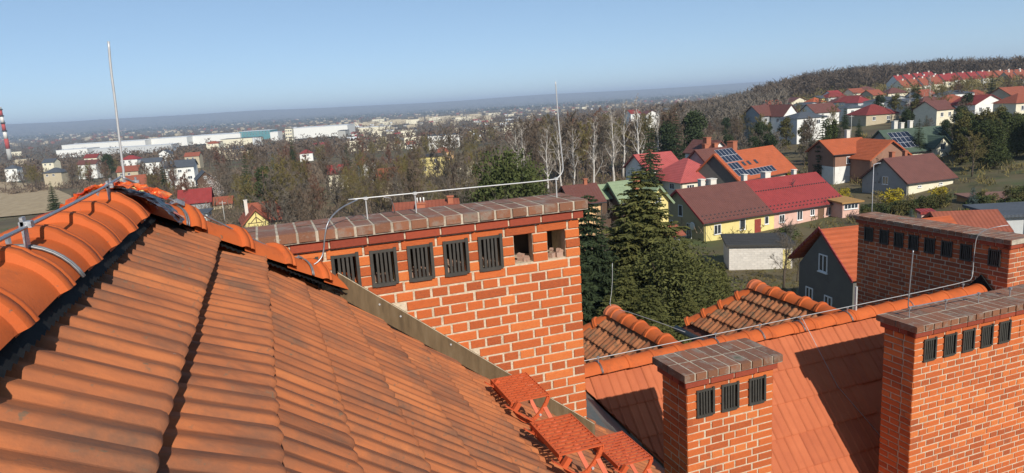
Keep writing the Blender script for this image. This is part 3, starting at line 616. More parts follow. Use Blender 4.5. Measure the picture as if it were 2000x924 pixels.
# ================================================================= terrain
PXC = [-300, 0, 400, 800, 1100, 1400, 1600, 1800, 2000, 2300]
TR_R = [0, 20, 40, 55, 75, 100, 150, 250, 400, 700, 900, 1200, 2500, 5000, 8000, 11000, 14000, 18000, 26000]
TZ = [[-13] * 10, [-13] * 10,
 [-14.5, -14.5, -14.5, -14.5, -14.5, -14.5, -15.5, -15, -14, -13], [-16.5, -16.5, -16.5, -16.5, -16.5, -16.5, -17.5, -16.5, -15, -14],
 [-18.5, -18.5, -18.5, -18.5, -19, -19.8, -19.5, -18.5, -16.5, -15], [-20, -20, -20, -20, -20.5, -21.5, -21, -20.3, -18, -16],
 [-21.5, -21.5, -21.5, -22, -22, -22, -20.5, -19, -17, -15], [-24, -24, -22.5, -24, -24, -21, -17, -15, -13, -10],
 [-30, -30, -29, -30, -28, -22, -14, -10.5, -8.5, -5], [-38, -38, -37, -38, -33, -22, -4, -2, -5, -2], [-43, -43, -42, -42, -36, -24, -8, -4, -6, -3],
 [-46, -46, -45, -45, -40, -30, -20, -12, -8, -4], [-50, -50, -50, -50, -48, -44, -40, -36, -34, -30], [-50] * 10, [-42, -42, -42, -45, -45, -45, -45, -45, -45, -45],
 [20, 20, 15, -5, -15, -25, -25, -25, -20, -20], [158, 155, 140, 104, 106, 84, 84, 90, 90, 90], [100, 100, 90, 70, 70, 60, 60, 60, 60, 60], [0] * 10]
def hills(x, y): return math.sin(x * .0011 + 1.3) * math.cos(y * .0009) + .5 * math.sin(x * .0027 + y * .0019)
def ground_z(x, y):
    f = x * FH.x + y * FH.y; l = x * RH.x + y * RH.y; r = math.hypot(x, y)
    a = math.atan2(l, f); a = max(-0.76, min(0.76, a)); px = 1000 + FPX * math.tan(a)
    i = 0
    while i < len(PXC) - 2 and PXC[i + 1] < px: i += 1
    u = max(0, min(1, (px - PXC[i]) / (PXC[i + 1] - PXC[i])))
    k = 0
    while k < len(TR_R) - 2 and TR_R[k + 1] < r: k += 1
    v = max(0, min(1, (r - TR_R[k]) / (TR_R[k + 1] - TR_R[k]))); 
    z = (TZ[k][i] * (1 - u) + TZ[k][i + 1] * u) * (1 - v) + (TZ[k + 1][i] * (1 - u) + TZ[k + 1][i + 1] * u) * v
    if r > 5000: z += hills(x, y) * min(1, (r - 5000) / 8000) * 9
    return z
def ground_hit(px, py):
    d = ray(px, py); t = 15.0; k = 1 / d.dot(FH)
    while t < 30000:
        p_ = d * (t * k)
        if p_.z < ground_z(p_.x, p_.y): return p_
        t *= 1.006
    return d * (t * k)
def on_ground(px, D):                                    # the ground point seen at image column px, D metres ahead
    lat = (px - 1000) / FPX * D; p_ = FH * D + RH * lat
    for _ in range(3):                                   # allow for the camera's roll
        z = ground_z(p_.x, p_.y); q = Vector((p_.x, p_.y, z)); cx = 1000 + FPX * q.dot(RT) / q.dot(FW); p_ = p_ + RH * ((px - cx) / FPX * D)
    return Vector((p_.x, p_.y, ground_z(p_.x, p_.y)))
def pix(q): q = Vector(q); return (1000 + FPX * q.dot(RT) / q.dot(FW), 462 - FPX * q.dot(UP) / q.dot(FW))

M['ground'] = mat('winter_grass', [(0.075, 0.058, 0.032), (0.115, 0.09, 0.045), (0.15, 0.12, 0.062)], 0.09, 0, 0.95, space='pos', detail=9, layers=(((0.075, 0.095, 0.03), 0.03, 0.52, 0.12, 'pos'), ((0.09, 0.06, 0.035), 0.012, 0.5, 0.1, 'pos')))
gr = MB(); az = []; a = -180.0
while a < 180: az.append(a); a += 1.2 if -45 < a < 45 else 9.0
rr = []; r_ = 3.0
while r_ < 26000: rr.append(r_); r_ *= 1.075
rr.append(26000)
n_ = len(az)
for q in rr:
    for a in az:
        d = FH * math.cos(R(a)) + RH * math.sin(R(a)); gr.v.append((d.x * q, d.y * q, ground_z(d.x * q, d.y * q)))
for k in range(len(rr) - 1):
    for i in range(n_): gr.f.append((k * n_ + i, k * n_ + (i + 1) % n_, (k + 1) * n_ + (i + 1) % n_, (k + 1) * n_ + i))
tag(obj('ground', gr.mesh('ground', M['ground'], True)), kind='structure')
# ploughed field down on the slope
M['field'] = mat('stubble_field', [(0.28, 0.20, 0.11), (0.36, 0.27, 0.155), (0.42, 0.32, 0.19)], 0.5, 0, 0.95, space='pos', detail=8, stretch=(1, .25, 1))
pts = [(-260, 352), (-60, 353), (40, 358), (80, 362), (112, 372), (140, 384), (146, 394), (128, 408), (90, 418), (40, 423), (-40, 430), (-260, 440)]
mb = MB(); P = [ground_hit(*q) for q in pts]; c = sum(P, Vector()) / len(P); N = 10
rings = [[c.lerp(q, (k + 1) / N) for q in P] for k in range(N)]
for rg in rings:
    for q in rg: mb.v.append((q.x, q.y, ground_z(q.x, q.y) + .35))
mb.v.append((c.x, c.y, ground_z(c.x, c.y) + .35)); n_ = len(P)
for k in range(N - 1):
    for i in range(n_): mb.f.append((k * n_ + i, k * n_ + (i + 1) % n_, (k + 1) * n_ + (i + 1) % n_, (k + 1) * n_ + i))
for i in range(n_): mb.f.append((len(mb.v) - 1, i, (i + 1) % n_))
tag(obj('field', mb.mesh('field', M['field'])), kind='structure')

# ================================================================= houses
def hm(name, c, v=0.12, rough=0.85, scale=1.2, **k):
    return mat(name, [tuple(x * (1 - v) for x in c), c, tuple(min(1, x * (1 + v)) for x in c)], scale, 0.25, rough, **k)
for n_, c in dict(white=(.74, .73, .68), cream=(.73, .67, .50), yellow=(.72, .60, .24), pink=(.66, .42, .34), olive=(.40, .34, .20), grey=(.30, .31, .31), darkgrey=(.135, .128, .112), beige=(.46, .39, .27), brickw=(.28, .15, .10), wood=(.10, .06, .04), block=(.62, .58, .52), tan=(.42, .24, .10), stone=(.40, .39, .36), lightgrey=(.5, .51, .5), teal=(.10, .25, .27), orangew=(.72, .45, .22)).items(): M[n_] = hm('wall_' + n_, c, .10, layers=(((c[0] * .72, c[1] * .70, c[2] * .66), 0.9, 0.58, 0.2, 'obj'),), detail=8)
for n_, c in dict(red=(.26, .038, .034), brown=(.14, .055, .042), orange=(.40, .095, .035), maroon=(.20, .035, .03), green=(.07, .10, .07), palegreen=(.23, .29, .17), dark=(.045, .043, .045), rust=(.26, .075, .042), pinkred=(.40, .085, .075), tarpaper=(.055, .052, .047), slate=(.075, .085, .10), tanroof=(.36, .20, .07), brownflat=(.19, .10, .075)).items(): M['r_' + n_] = hm('roof_' + n_, c, .16, .55 if n_ in ('red', 'pinkred', 'green', 'brown') else .8, 0.8, detail=8, layers=(((c[0] * .6, c[1] * .65, c[2] * .7), 2.2, 0.58, 0.2, 'obj'),))
for k_ in [q for q in M if q.startswith('r_') and q not in ('r_tarpaper', 'r_palehall')]:    # profiled sheet and tile courses as fine relief
    t_ = M[k_].node_tree; wv = t_.nodes.new('ShaderNodeTexWave'); wv.wave_type = 'BANDS'; wv.bands_direction = 'X'; wv.inputs['Scale'].default_value = 0.9; tc_ = [q for q in t_.nodes if q.type == 'TEX_COORD'][0]; L(t_, tc_.outputs['Object'], wv.inputs['Vector'])
    w2 = t_.nodes.new('ShaderNodeTexWave'); w2.wave_type = 'BANDS'; w2.bands_direction = 'Y'; w2.wave_profile = 'SAW'; w2.inputs['Scale'].default_value = 0.8; L(t_, tc_.outputs['Object'], w2.inputs['Vector'])
    ad = t_.nodes.new('ShaderNodeMath'); ad.operation = 'ADD'; L(t_, wv.outputs['Fac'], ad.inputs[0]); L(t_, w2.outputs['Fac'], ad.inputs[1])
    bp_ = t_.nodes.new('ShaderNodeBump'); bp_.inputs['Strength'].default_value = .7; bp_.inputs['Distance'].default_value = .05; L(t_, ad.outputs[0], bp_.inputs['Height']); L(t_, bp_.outputs[0], t_.nodes['Principled BSDF'].inputs['Normal'])
M['frame'] = mat('white_window_frame', [(.72, .72, .70), (.8, .8, .78)], 5); M['pane'] = mat('window_glass', [(.02, .025, .03), (.05, .06, .07)], 0.4, .5, .08, spec=.7)
M['doorred'] = mat('red_door', [(.22, .04, .03), (.3, .06, .04)], 4); M['doorbrown'] = mat('brown_door', [(.12, .07, .04), (.18, .1, .06)], 4)
M['panel'] = mat('solar_cell', [(.012, .016, .03), (.02, .028, .05)], 2, .3, .12, spec=.6); M['alu'] = mat('panel_edge', [(.5, .5, .52), (.6, .6, .62)], 4, metal=.4)
M['chim'] = hm('house_chimney', (.38, .13, .07)); M['chimw'] = hm('pale_chimney', (.66, .62, .54))

def window(par, fm, u, z, w=1.0, h=1.3, bars=1):
    """a frame with a real rebate and a glass pane behind it; fm maps (u, out, z) of the wall"""
    t = .09; mb = MB(); mb.box(u - w / 2, u - w / 2 + t, -.06, .02, z - h / 2, z + h / 2, fm); mb.box(u + w / 2 - t, u + w / 2, -.06, .02, z - h / 2, z + h / 2, fm)
    mb.box(u - w / 2 + t, u + w / 2 - t, -.058, .02, z - h / 2, z - h / 2 + t, fm); mb.box(u - w / 2 + t, u + w / 2 - t, -.058, .02, z + h / 2 - t, z + h / 2, fm)
    for i in range(bars): x = u - w / 2 + w * (i + 1) / (bars + 1); mb.box(x - .045, x + .045, -.055, .02, z - h / 2 + t, z + h / 2 - t, fm)
    mb.box(u - w / 2 - .06, u + w / 2 + .06, -.14, .02, z - h / 2 - .07, z - h / 2 - .002, fm)
    f = obj('window', mb.mesh('window', M['frame']), par)
    p_ = MB(); p_.box(u - w / 2 + t * .5, u + w / 2 - t * .5, -.012, .015, z - h / 2 + t * .5, z + h / 2 - t * .5, fm); obj('pane', p_.mesh('pane', M['pane']), f)
def door(par, fm, u, zb, w, h, m):
    mb = MB(); mb.box(u - w / 2, u + w / 2, -.05, .02, zb, zb + h, fm); d = obj('door', mb.mesh('door', m), par)
    mb = MB(); mb.box(u + w / 2 - .16, u + w / 2 - .1, -.11, -.052, zb + h * .42, zb + h * .5, fm); obj('handle', mb.mesh('handle', M['alu']), d)
ROOFS = []                                               # what the scattered trees must not hide
def gable_roof(mb, Lx, Wy, rise, ov, th=.16, axis='x', y0=0):
    """two slabs over a Lx * Wy plan, ridge along the axis"""
    if axis == 'x':
        s = rise / (Wy / 2); h = ov * s
        for sg in (0, 1):
            e = -ov if sg == 0 else Wy + ov; m_ = Wy / 2
            a = [(-ov, e, -h), (Lx + ov, e, -h), (Lx + ov, m_, rise), (-ov, m_, rise)]
            if sg: a = [a[1], a[0], a[3], a[2]]
            i = len(mb.v); mb.v += [(p[0], p[1], p[2] + .03) for p in a] + [(p[0], p[1], p[2] + .03 + th) for p in a]
            mb.f += [tuple(i + k for k in q) for q in ((3, 2, 1, 0), (4, 5, 6, 7), (0, 1, 5, 4), (1, 2, 6, 5), (2, 3, 7, 6), (3, 0, 4, 7))]
    else:
        s = rise / (Lx / 2); h = ov * s
        for sg in (0, 1):
            e = -ov if sg == 0 else Lx + ov; m_ = Lx / 2
            a = [(e, Wy + ov, -h), (e, -ov, -h), (m_, -ov, rise), (m_, Wy + ov, rise)]
            if sg: a = [a[1], a[0], a[3], a[2]]
            i = len(mb.v); mb.v += [(p[0], p[1], p[2] + .03) for p in a] + [(p[0], p[1], p[2] + .03 + th) for p in a]
            mb.f += [tuple(i + k for k in q) for q in ((3, 2, 1, 0), (4, 5, 6, 7), (0, 1, 5, 4), (1, 2, 6, 5), (2, 3, 7, 6), (3, 0, 4, 7))]
def hip_roof(mb, Lx, Wy, rise, ov):
    h = ov * rise / (min(Lx, Wy) / 2); k = min(Lx, Wy) / 2
    if Lx >= Wy: a, b_ = (k, Wy / 2, rise), (Lx - k, Wy / 2, rise)
    else: a, b_ = (Lx / 2, k, rise), (Lx / 2, Wy - k, rise)
    i = len(mb.v); z = .03 - h
    mb.v += [(-ov, -ov, z), (Lx + ov, -ov, z), (Lx + ov, Wy + ov, z), (-ov, Wy + ov, z), a, (b_[0] + .01, b_[1], b_[2])]
    mb.f += [(i, i + 1, i + 5, i + 4), (i + 1, i + 2, i + 5), (i + 2, i + 3, i + 4, i + 5), (i + 3, i, i + 4), (i + 3, i + 2, i + 1, i)] if Lx >= Wy else [(i, i + 1, i + 4), (i + 1, i + 2, i + 5, i + 4), (i + 2, i + 3, i + 5), (i + 3, i, i + 4, i + 5), (i + 3, i + 2, i + 1, i)]
def house(name, label, A, D, B=None, Lx=None, yaw=None, depth=9, wall=3.2, rise=3.5, roof='r_red', wm='white', axis='x', ov=.45, kind='gable', gable_m=None, front=(), left=(), right=(), doors=(), chims=(), group=None, cat='house', guard=True, base=5.0, roof2=None):
    """A = pixel of the front left eave corner, D metres ahead; B = pixel of the front right eave corner at the same height, or Lx and yaw"""
    p0 = atD(A[0], A[1], D)
    if B is not None:
        p1 = atZ(B[0], B[1], p0.z); d = p1 - p0; Lx = math.hypot(d.x, d.y); rz = math.atan2(d.y, d.x)
    else: rz = math.atan2(RH.y, RH.x) + R(yaw)
    root = empty(name, p0, rz); tag(root, label, cat, group)
    ex = [(0, 0), (Lx, 0), (Lx, depth), (0, depth)]; zb = -wall - base; mb = MB()
    if kind == 'gable':
        gx = gable_m is not None
        mb.v = [(x, y, zb) for x, y in ex] + [(x, y, 0) for x, y in ex]; mb.f = [(0, 1, 5, 4), (1, 2, 6, 5), (2, 3, 7, 6), (3, 0, 4, 7), (3, 2, 1, 0)]
        if axis == 'x': mb.v += [(0, depth / 2, rise), (Lx, depth / 2, rise)]; mb.f[1] = (1, 2, 6, 9, 5); mb.f[3] = (3, 0, 4, 8, 7)
        else: mb.v += [(Lx / 2, 0, rise), (Lx / 2, depth, rise)]; mb.f[0] = (0, 1, 5, 8, 4); mb.f[2] = (2, 3, 7, 9, 6)
        me = mb.mesh('wall', M[wm])
        if gx:
            me.materials.append(M[gable_m])
            for f in ((1, 3) if axis == 'x' else (0, 2)): me.polygons[f].material_index = 1
        obj('wall', me, root); rb = MB(); gable_roof(rb, Lx, depth, rise, ov, .16, axis)
    elif kind == 'hip':
        mb.box(0, Lx, 0, depth, zb, 0); obj('wall', mb.mesh('wall', M[wm]), root); rb = MB(); hip_roof(rb, Lx, depth, rise, ov)
    else:
        mb.box(0, Lx, 0, depth, zb, 0); obj('wall', mb.mesh('wall', M[wm]), root); rb = MB()
        i = 0; rb.v = [(-ov, -ov, .02), (Lx + ov, -ov, .02), (Lx + ov, depth + ov, .02 + rise), (-ov, depth + ov, .02 + rise), (-ov, -ov, .26), (Lx + ov, -ov, .26), (Lx + ov, depth + ov, .26 + rise), (-ov, depth + ov, .26 + rise)]
        rb.f = [(3, 2, 1, 0), (4, 5, 6, 7), (0, 1, 5, 4), (1, 2, 6, 5), (2, 3, 7, 6), (3, 0, 4, 7)]
    ro = obj('roof', rb.mesh('roof', M[roof]), root)
    if kind == 'gable' and guard and D < 160:            # gutter along the front eave
        if axis == 'x': g_ = MB(); s = rise / (depth / 2); g_.tube([(-ov, -ov - .07, -ov * s + .02), (Lx + ov, -ov - .07, -ov * s + .02)], .08, 6); obj('gutter', g_.mesh('gutter', M['r_dark']), root)
    if kind != 'flat' and D < 160:
        for x in (.12, Lx - .12):
            dp = MB(); dp.tube([(x, -.12, -.1), (x, -.12, zb + .5)], .055, 6); obj('downpipe', dp.mesh('downpipe', M['r_dark']), root)
        if kind == 'gable':                              # boards along the gable edges
            vb = MB(); hh = rise / ((depth if axis == 'x' else Lx) / 2)
            for sg in (0, 1):
                for e_ in ((-ov - .03, ) if axis == 'x' else (-ov - .03, )):
                    if axis == 'x': a_, b2 = Vector((e_, -ov if sg == 0 else depth + ov, -ov * hh + .06)), Vector((e_, depth / 2, rise + .06))
                    else: a_, b2 = Vector((-ov if sg == 0 else Lx + ov, e_, -ov * hh + .06)), Vector((Lx / 2, e_, rise + .06))
                    d_ = (b2 - a_).normalized(); o_ = Vector((1, 0, 0)) if axis == 'x' else Vector((0, 1, 0)); vb.box(0, (b2 - a_).length, -.025, .025, -.14, .14, frame(a_, d_, o_, d_.cross(o_)))
            obj('verge_board', vb.mesh('verge_board', M[roof]), root)
    F = Matrix.Identity(4); LF = frame((0, 0, 0), Vector((0, -1, 0)), Vector((1, 0, 0)), Vector((0, 0, 1))); RF = frame((Lx, 0, 0), Vector((0, 1, 0)), Vector((-1, 0, 0)), Vector((0, 0, 1)))
    for w_ in front: window(root, F, *w_)
    for w_ in left: window(root, LF, -w_[0], *w_[1:])
    for w_ in right: window(root, RF, *w_)
    for u, zb_, w_, h_, m_ in doors: door(root, F, u, zb_, w_, h_, M[m_])
    for i, (x, y, zt, s, m_) in enumerate(chims):
        cb = MB(); z0 = -.3; cb.box(x - s / 2, x + s / 2, y - s / 2, y + s / 2, z0, zt - .12); cb.box(x - s / 2 - .08, x + s / 2 + .08, y - s / 2 - .08, y + s / 2 + .08, zt - .12, zt); obj('chimney', cb.mesh('chimney', M[m_]), root)
    cs = [pix(root.matrix_basis @ Vector((x, y, z))) for x, y in ex for z in (0, rise, -wall)]
    ROOFS.append((min(c[0] for c in cs), max(c[0] for c in cs), min(c[1] for c in cs), max(c[1] for c in cs), D))
    return root, Lx
wl = lambda n, L0, z, w=1.0, h=1.3: [(L0 * (i + .5) / n, z, w, h) for i in range(n)]

# --- the long house below, yellow and pink
h, Lx = house('long_house', 'long house with a half brown half bright red roof, yellow and pink front', (1375, 432), 97, (1645, 391), depth=11.5, wall=3.1, rise=3.9, roof='r_red', wm='yellow', gable_m='olive', ov=.5,
    front=[(2.4, -1.5, 1.3, 1.4), (7.0, -1.35, 1.1, 1.6, 0), (11.6, -1.3, .8, 1.2, 0), (14.6, -1.4, 1.1, 1.2), (18.2, -1.35, 1.1, 1.5), (20.8, -1.2, .9, 1.0), (24.6, -1.4, .9, 1.3, 0)], left=[(5.4, .9, 1.0, 1.7, 0), (7.9, -2.0, 1.1, 2.3), (3.4, -2.0, 1.1, 2.5)], doors=[(9.9, -3.0, 1.2, 2.1, 'doorred'), (22.6, -3.0, 1.3, 2.2, 'doorbrown')],
    chims=[(5.2, 7.0, 5.0, .8, 'chimw'), (6.6, 6.4, 5.0, 1.1, 'chimw'), (13.2, 6.6, 5.0, .7, 'chimw'), (17.6, 6.6, 5.0, 1.1, 'chimw'), (23.6, 6.6, 4.8, .6, 'chimw')], group='houses on the slope below')
s_ = 3.9 / 5.75
mb = MB(); mb.box(13.1, Lx + .004, -.006, .05, -4.6, 0.0); w_ = obj('wall', mb.mesh('pink_wall', M['pink']), h); w_['label'] = 'pink plastered half of the front wall'
rb = MB(); e = -.55; rb.v = [(-.5, e, e * s_ + .19), (12.4, e, e * s_ + .19), (12.4, 5.75, 3.9 + .19), (-.5, 5.75, 3.9 + .19), (-.5, e, e * s_ + .23), (12.4, e, e * s_ + .23), (12.4, 5.75, 3.9 + .23), (-.5, 5.75, 3.9 + .23)]
rb.f = [(3, 2, 1, 0), (4, 5, 6, 7), (0, 1, 5, 4), (1, 2, 6, 5), (2, 3, 7, 6), (3, 0, 4, 7)]; r2 = obj('roof', rb.mesh('brown_roof', M['r_brown']), h); r2['label'] = 'brown metal half of the roof'
def guards(par, x0, x1, ys, Wy, rise, m='r_dark', step=.75):
    s = rise / (Wy / 2); g_ = MB()
    for y in ys:
        x = x0
        while x < x1: g_.box(x, x + .22, y - .03, y + .03, y * s + .19, y * s + .38); x += step
    tag(obj('snow_guard', g_.mesh('snow_guard', M[m]), par), kind='stuff')
guards(h, 0, Lx, (-.1, .5), 11.5, 3.9); guards(h, 12.6, Lx, (3.4,), 11.5, 3.9, step=.5)
mb = MB(); mb.tube([(20.4, 3.6, 2.5), (20.4, 3.6, 3.8)], .05, 5); mb.tube([(20.4, 3.6, 3.0), (20.9, 3.6, 3.6)], .05, 5); mb.tube([(20.4, 3.6, 2.9), (20.0, 3.6, 3.3)], .05, 5); obj('aerial', mb.mesh('aerial', M['r_dark']), h)
mb = MB(); ds = MB(); ds.tube([(-.35, 2.2, -1.0), (-.45, 2.2, -1.0)], [.62, .5], 16); obj('satellite_dish', ds.mesh('satellite_dish', M['white']), h)
# pink annexe with a tan roof
h, _ = house('annexe', 'pink annexe with a flat tan roof and glazed loggia at the red roof end', (1646, 398), 104, Lx=3.0, yaw=14, depth=5, wall=3.4, rise=.25, roof='r_tanroof', wm='pink', kind='flat', ov=.5, front=[(1.5, -.55, 2.5, .8, 3)], group='houses on the slope below', cat='building')
# --- garage of pale blocks with a tar roof
h, Lg = house('garage', 'pale block garage with a flat black roof in front of the yellow house', (1424, 482), 75, (1548, 480), depth=6.2, wall=2.6, rise=-.1, roof='r_tarpaper', wm='block', kind='flat', ov=.35, group='houses on the slope below', cat='garage')
# block courses on the two visible walls
bm_ = MB(); bm_.box(0, .59, -.028, .0, 0, .235); bme = bm_.mesh('wall_block', hm('wall_block', (.66, .61, .54), .16, rough=.95))
for k in range(11):
    z = -2.64 + k * .245; o_ = .3 if k % 2 else 0; x = -o_
    while x < Lg - .1:
        x0 = max(0, x); x1 = min(Lg, x + .59); obj('block', bme, h, frame((x0, -.004, z), Vector(((x1 - x0) / .59, 0, 0)), Vector((0, 1, 0)), Vector((0, 0, 1)))); x += .605
    x = -o_
    while x < 6.1:
        x0 = max(.03, x); x1 = min(6.2, x + .59); obj('block', bme, h, frame((-.004, x1, z), Vector((0, -(x1 - x0) / .59, 0)), Vector((1, 0, 0)), Vector((0, 0, 1)))); x += .605
door(h, Matrix.Identity(4), Lg - .6, -2.6, .8, 2.2, M['yellow'])
sm = MB()
for k in range(7): sm.box(-.35, Lg + .35, .6 + k * .9, .64 + k * .9, .262, .285)
obj('roof_seam', sm.mesh('roof_seam', M['r_dark']), h)['kind'] = 'stuff'
# --- dark gabled house with an orange tiled roof
pL = atD(1548, 507, 54); pR = atZ(1673, 551, pL.z)
gx = (pR - pL); gw = math.hypot(gx.x, gx.y)
root = empty('gabled_house', pL, math.atan2(gx.y, gx.x)); tag(root, 'dark grey gabled house with white windows and an orange tiled roof', 'house', 'houses on the slope below')
mb = MB(); Lh = 11.0; a0, a1 = .9, gw - .35; mb.v = [(a0, 0, -6), (a1, 0, -6), (a1, Lh, -6), (a0, Lh, -6), (a0, 0, -.1), (a1, 0, -.1), (a1, Lh, -.1), (a0, Lh, -.1), (gw / 2, 0, 2.95), (gw / 2, Lh, 2.95)]
mb.f = [(0, 1, 5, 8, 4), (1, 2, 6, 5), (2, 3, 7, 9, 6), (3, 0, 4, 7), (3, 2, 1, 0)]; obj('wall', mb.mesh('wall', M['darkgrey']), root)
rs = 3.1; sl2 = rs / (gw / 2); rl = math.hypot(gw / 2, rs)
for sg in (0, 1):
    rb = MB(); n_ = 20
    for k in range(n_):                                  # tile courses, each a little proud of the next
        t0, t1 = k / n_, (k + 1) / n_
        xa, xb = (gw / 2 * (1 - t1), gw / 2 * (1 - t0)) if sg == 0 else (gw / 2 * (1 + t0), gw / 2 * (1 + t1))
        za, zb_ = (rs * (1 - t1), rs * (1 - t0)) if sg == 0 else (rs * (1 - t0), rs * (1 - t1))
        lo = .12; hi = .07
        q = [(xa, -.3, za + (lo if sg == 0 else hi)), (xb, -.3, zb_ + (hi if sg == 0 else lo)), (xb, Lh, zb_ + (hi if sg == 0 else lo)), (xa, Lh, za + (lo if sg == 0 else hi))]
        cm = MB(); cm.v = q + [(p[0], p[1], p[2] - .05) for p in q]; cm.f = [(0, 1, 2, 3), (7, 6, 5, 4), (0, 4, 5, 1), (1, 5, 6, 2), (2, 6, 7, 3), (3, 7, 4, 0)]
        if sg == 1: obj('tile_course', cm.mesh('tile_course', M['r_orange']), root)
        else:
            i0 = len(rb.v); rb.v += cm.v; rb.f += [tuple(i0 + i for i in f) for f in cm.f]
    if sg == 0: obj('roof', rb.mesh('roof', M['r_orange']), root)
for sg in (-1, 1):
    b_ = MB(); d = Vector((sg * gw / 2, 0, -rs)).normalized(); b_.box(0, rl + .05, -.05, .04, -.16, .02, frame((gw / 2, -.32, rs + .12), d, Vector((0, 1, 0)), d.cross(Vector((0, 1, 0))))); obj('verge_board', b_.mesh('verge_board', M['r_red']), root)
for u, z, w, h_ in ((3.9, .55, 1.0, 1.35), (2.3, -2.4, .9, 1.35), (4.6, -2.5, .9, 1.35)): window(root, Matrix.Identity(4), u, z, w, h_, 1)
ROOFS.append((1548, 1680, 446, 600, 50))
G_ = 'houses on the slope below'
house('cream_house', 'cream house with a brown roof and a grey gable behind the hedge', (1772, 355.7), 115, (1863.6, 344.3), depth=9.4, wall=5, rise=3.6, roof='r_brown', wm='cream', gable_m='grey', front=[(2.6, -3.0, 2.0, 1.7, 2), (7.4, -3.0, 2.0, 1.7, 2), (2.8, -1.0, .9, .4), (7.6, -1.0, .9, .4)], left=[(4.4, -.1, 1.2, 1.4), ], chims=[(3, 6, 4.6, .7, 'chim'), (6, 6, 4.6, .6, 'chim')], group=G_)
house('brick_house', 'brown and white two storey house with an orange roof behind the cream house', (1629, 301), 137, Lx=8.6, yaw=8, depth=9, wall=6, rise=2.4, roof='r_orange', wm='brickw', front=[(3.2, -1.4, 1.0, 1.4), (3.2, -3.8, 1.2, 1.4), (6.8, -1.4, .8, 1.2), (6.8, -3.8, .8, 1.3)], chims=[(6.5, 5.5, 4.2, .8, 'chimw')], group=G_)
wb = MB(); wb.box(-.02, 8.62, -.03, 4, -7.4, -2.6); wb_ = obj('wall', wb.mesh('white_wall', M['white']), bpy.data.objects['brick_house']); wb_['label'] = 'white lower storey'
house('orange_roof_house', 'orange roofed wing joined to the brown and white house', (1700, 311), 132, Lx=9, yaw=12, depth=8, wall=6, rise=3.2, roof='r_orange', wm='brickw', axis='y', front=[(2, -1.6, .8, 1.2), (3.6, -1.6, .8, 1.2)], group=G_)
h, Lx = house('green_roof_house', 'cream house with a dark green roof, solar panels and white chimneys', (1752, 297), 150, Lx=15, yaw=10, depth=11, wall=4, rise=4.4, roof='r_green', wm='cream', gable_m='grey', front=[(2, -1.6, 1, 1.4), (13, -1.5, 1, 1.4)], left=[(4, 1.2, 1.1, 1.3), (7, 1.2, 1.1, 1.3)], chims=[(4, 6, 6.4, .9, 'chimw'), (6, 6.3, 5.9, .8, 'chimw'), (8, 6, 6.2, .8, 'chimw')], group=G_)
mb = MB(); x0, x1 = 8.2, 12.4; mb.v = [(x0, -1.2, -5), (x1, -1.2, -5), (x1, 5, -5), (x0, 5, -5), (x0, -1.2, .6), (x1, -1.2, .6), (x1, 5, .6), (x0, 5, .6), ((x0 + x1) / 2, -1.2, 2.7), ((x0 + x1) / 2, 5, 2.7)]
mb.f = [(0, 1, 5, 8, 4), (1, 2, 6, 5), (2, 3, 7, 9, 6), (3, 0, 4, 7)]; obj('bay', mb.mesh('bay', M['cream']), h)
rb = MB(); gable_roof(rb, x1 - x0, 6.2, 2.1, .5, .16, 'y'); o = obj('roof', rb.mesh('bay_roof', M['r_green']), h, TR(x0, -1.2, .6))
Fb = TR(0, -1.2, 0); window(h, Fb, 10.3, .5, 1.1, 1.4); window(h, Fb, 10.3, -2.3, 1.1, 1.4)
def panels(par, x0, y0, nx, ny, Wy, rise, pw=1.05, ph=1.7):
    s = rise / (Wy / 2); d = Vector((0, 1, s)).normalized(); nn = Vector((1, 0, 0)).cross(d); me = MB(); me.box(0, pw - .05, 0, ph - .05, 0, .05); m1 = me.mesh('solar_panel', M['alu']); cl = MB(); cl.box(.04, pw - .09, .04, ph - .09, .05, .056); m2 = cl.mesh('cell', M['panel'])
    for i in range(nx):
        for j in range(ny):
            o = obj('solar_panel', m1, par, frame(Vector((x0 + i * pw, y0, y0 * s + .24)) + d * (j * ph), Vector((1, 0, 0)), d, nn)); obj('cell', m2, o)
panels(h, 1.0, .6, 5, 3, 11, 4.4)
house('red_hip_house', 'cream house with a broad bright red hipped roof near the blue spruce', (1330, 353), 125, (1416, 343.6), depth=11, wall=3.4, rise=3.4, roof='r_pinkred', wm='cream', kind='hip', ov=.6, front=[(2, -1.3, 1.6, .8, 2), (5.6, -1.3, 1.6, .8, 2)], left=[(3, -1.3, 1.6, 1.1), (7, -1.3, 1.6, 1.1)], group=G_)
house('red_roof_wing', 'lower red roofed wing behind the broad hipped roof', (1262, 331), 136, Lx=8, yaw=20, depth=8, wall=3, rise=2.6, roof='r_pinkred', wm='white', chims=[(4, 5, 3.6, .9, 'chim')], group=G_)
h, Lx = house('solar_house', 'grey gabled house with an orange roof full of solar panels', (1443, 351), 121, (1552, 330), depth=10, wall=3.4, rise=4.3, roof='r_orange', wm='cream', gable_m='darkgrey', chims=[(6.9, 6.2, 6.2, 1.3, 'chim')], group=G_)
panels(h, .5, 3.0, 5, 2, 10, 4.3); panels(h, .5, .3, 3, 2, 10, 4.3); panels(h, 3.7, .1, 8, 1, 10, 4.3, ph=1.5)
sk = MB()
for x in (4.6, 6.2, 8.4): sk.box(x, x + .7, 2.3, 3.1, 2.18, 2.9)
for x in (4.6, 6.2, 8.4):
    q = MB(); q.box(0, .7, 0, 1.0, 0, .06, frame((x, 2.0, 2.0 * .86 + .23), Vector((1, 0, 0)), Vector((0, 1, .86)).normalized(), Vector((1, 0, 0)).cross(Vector((0, 1, .86)).normalized()))); obj('skylight', q.mesh('skylight', M['pane']), h)
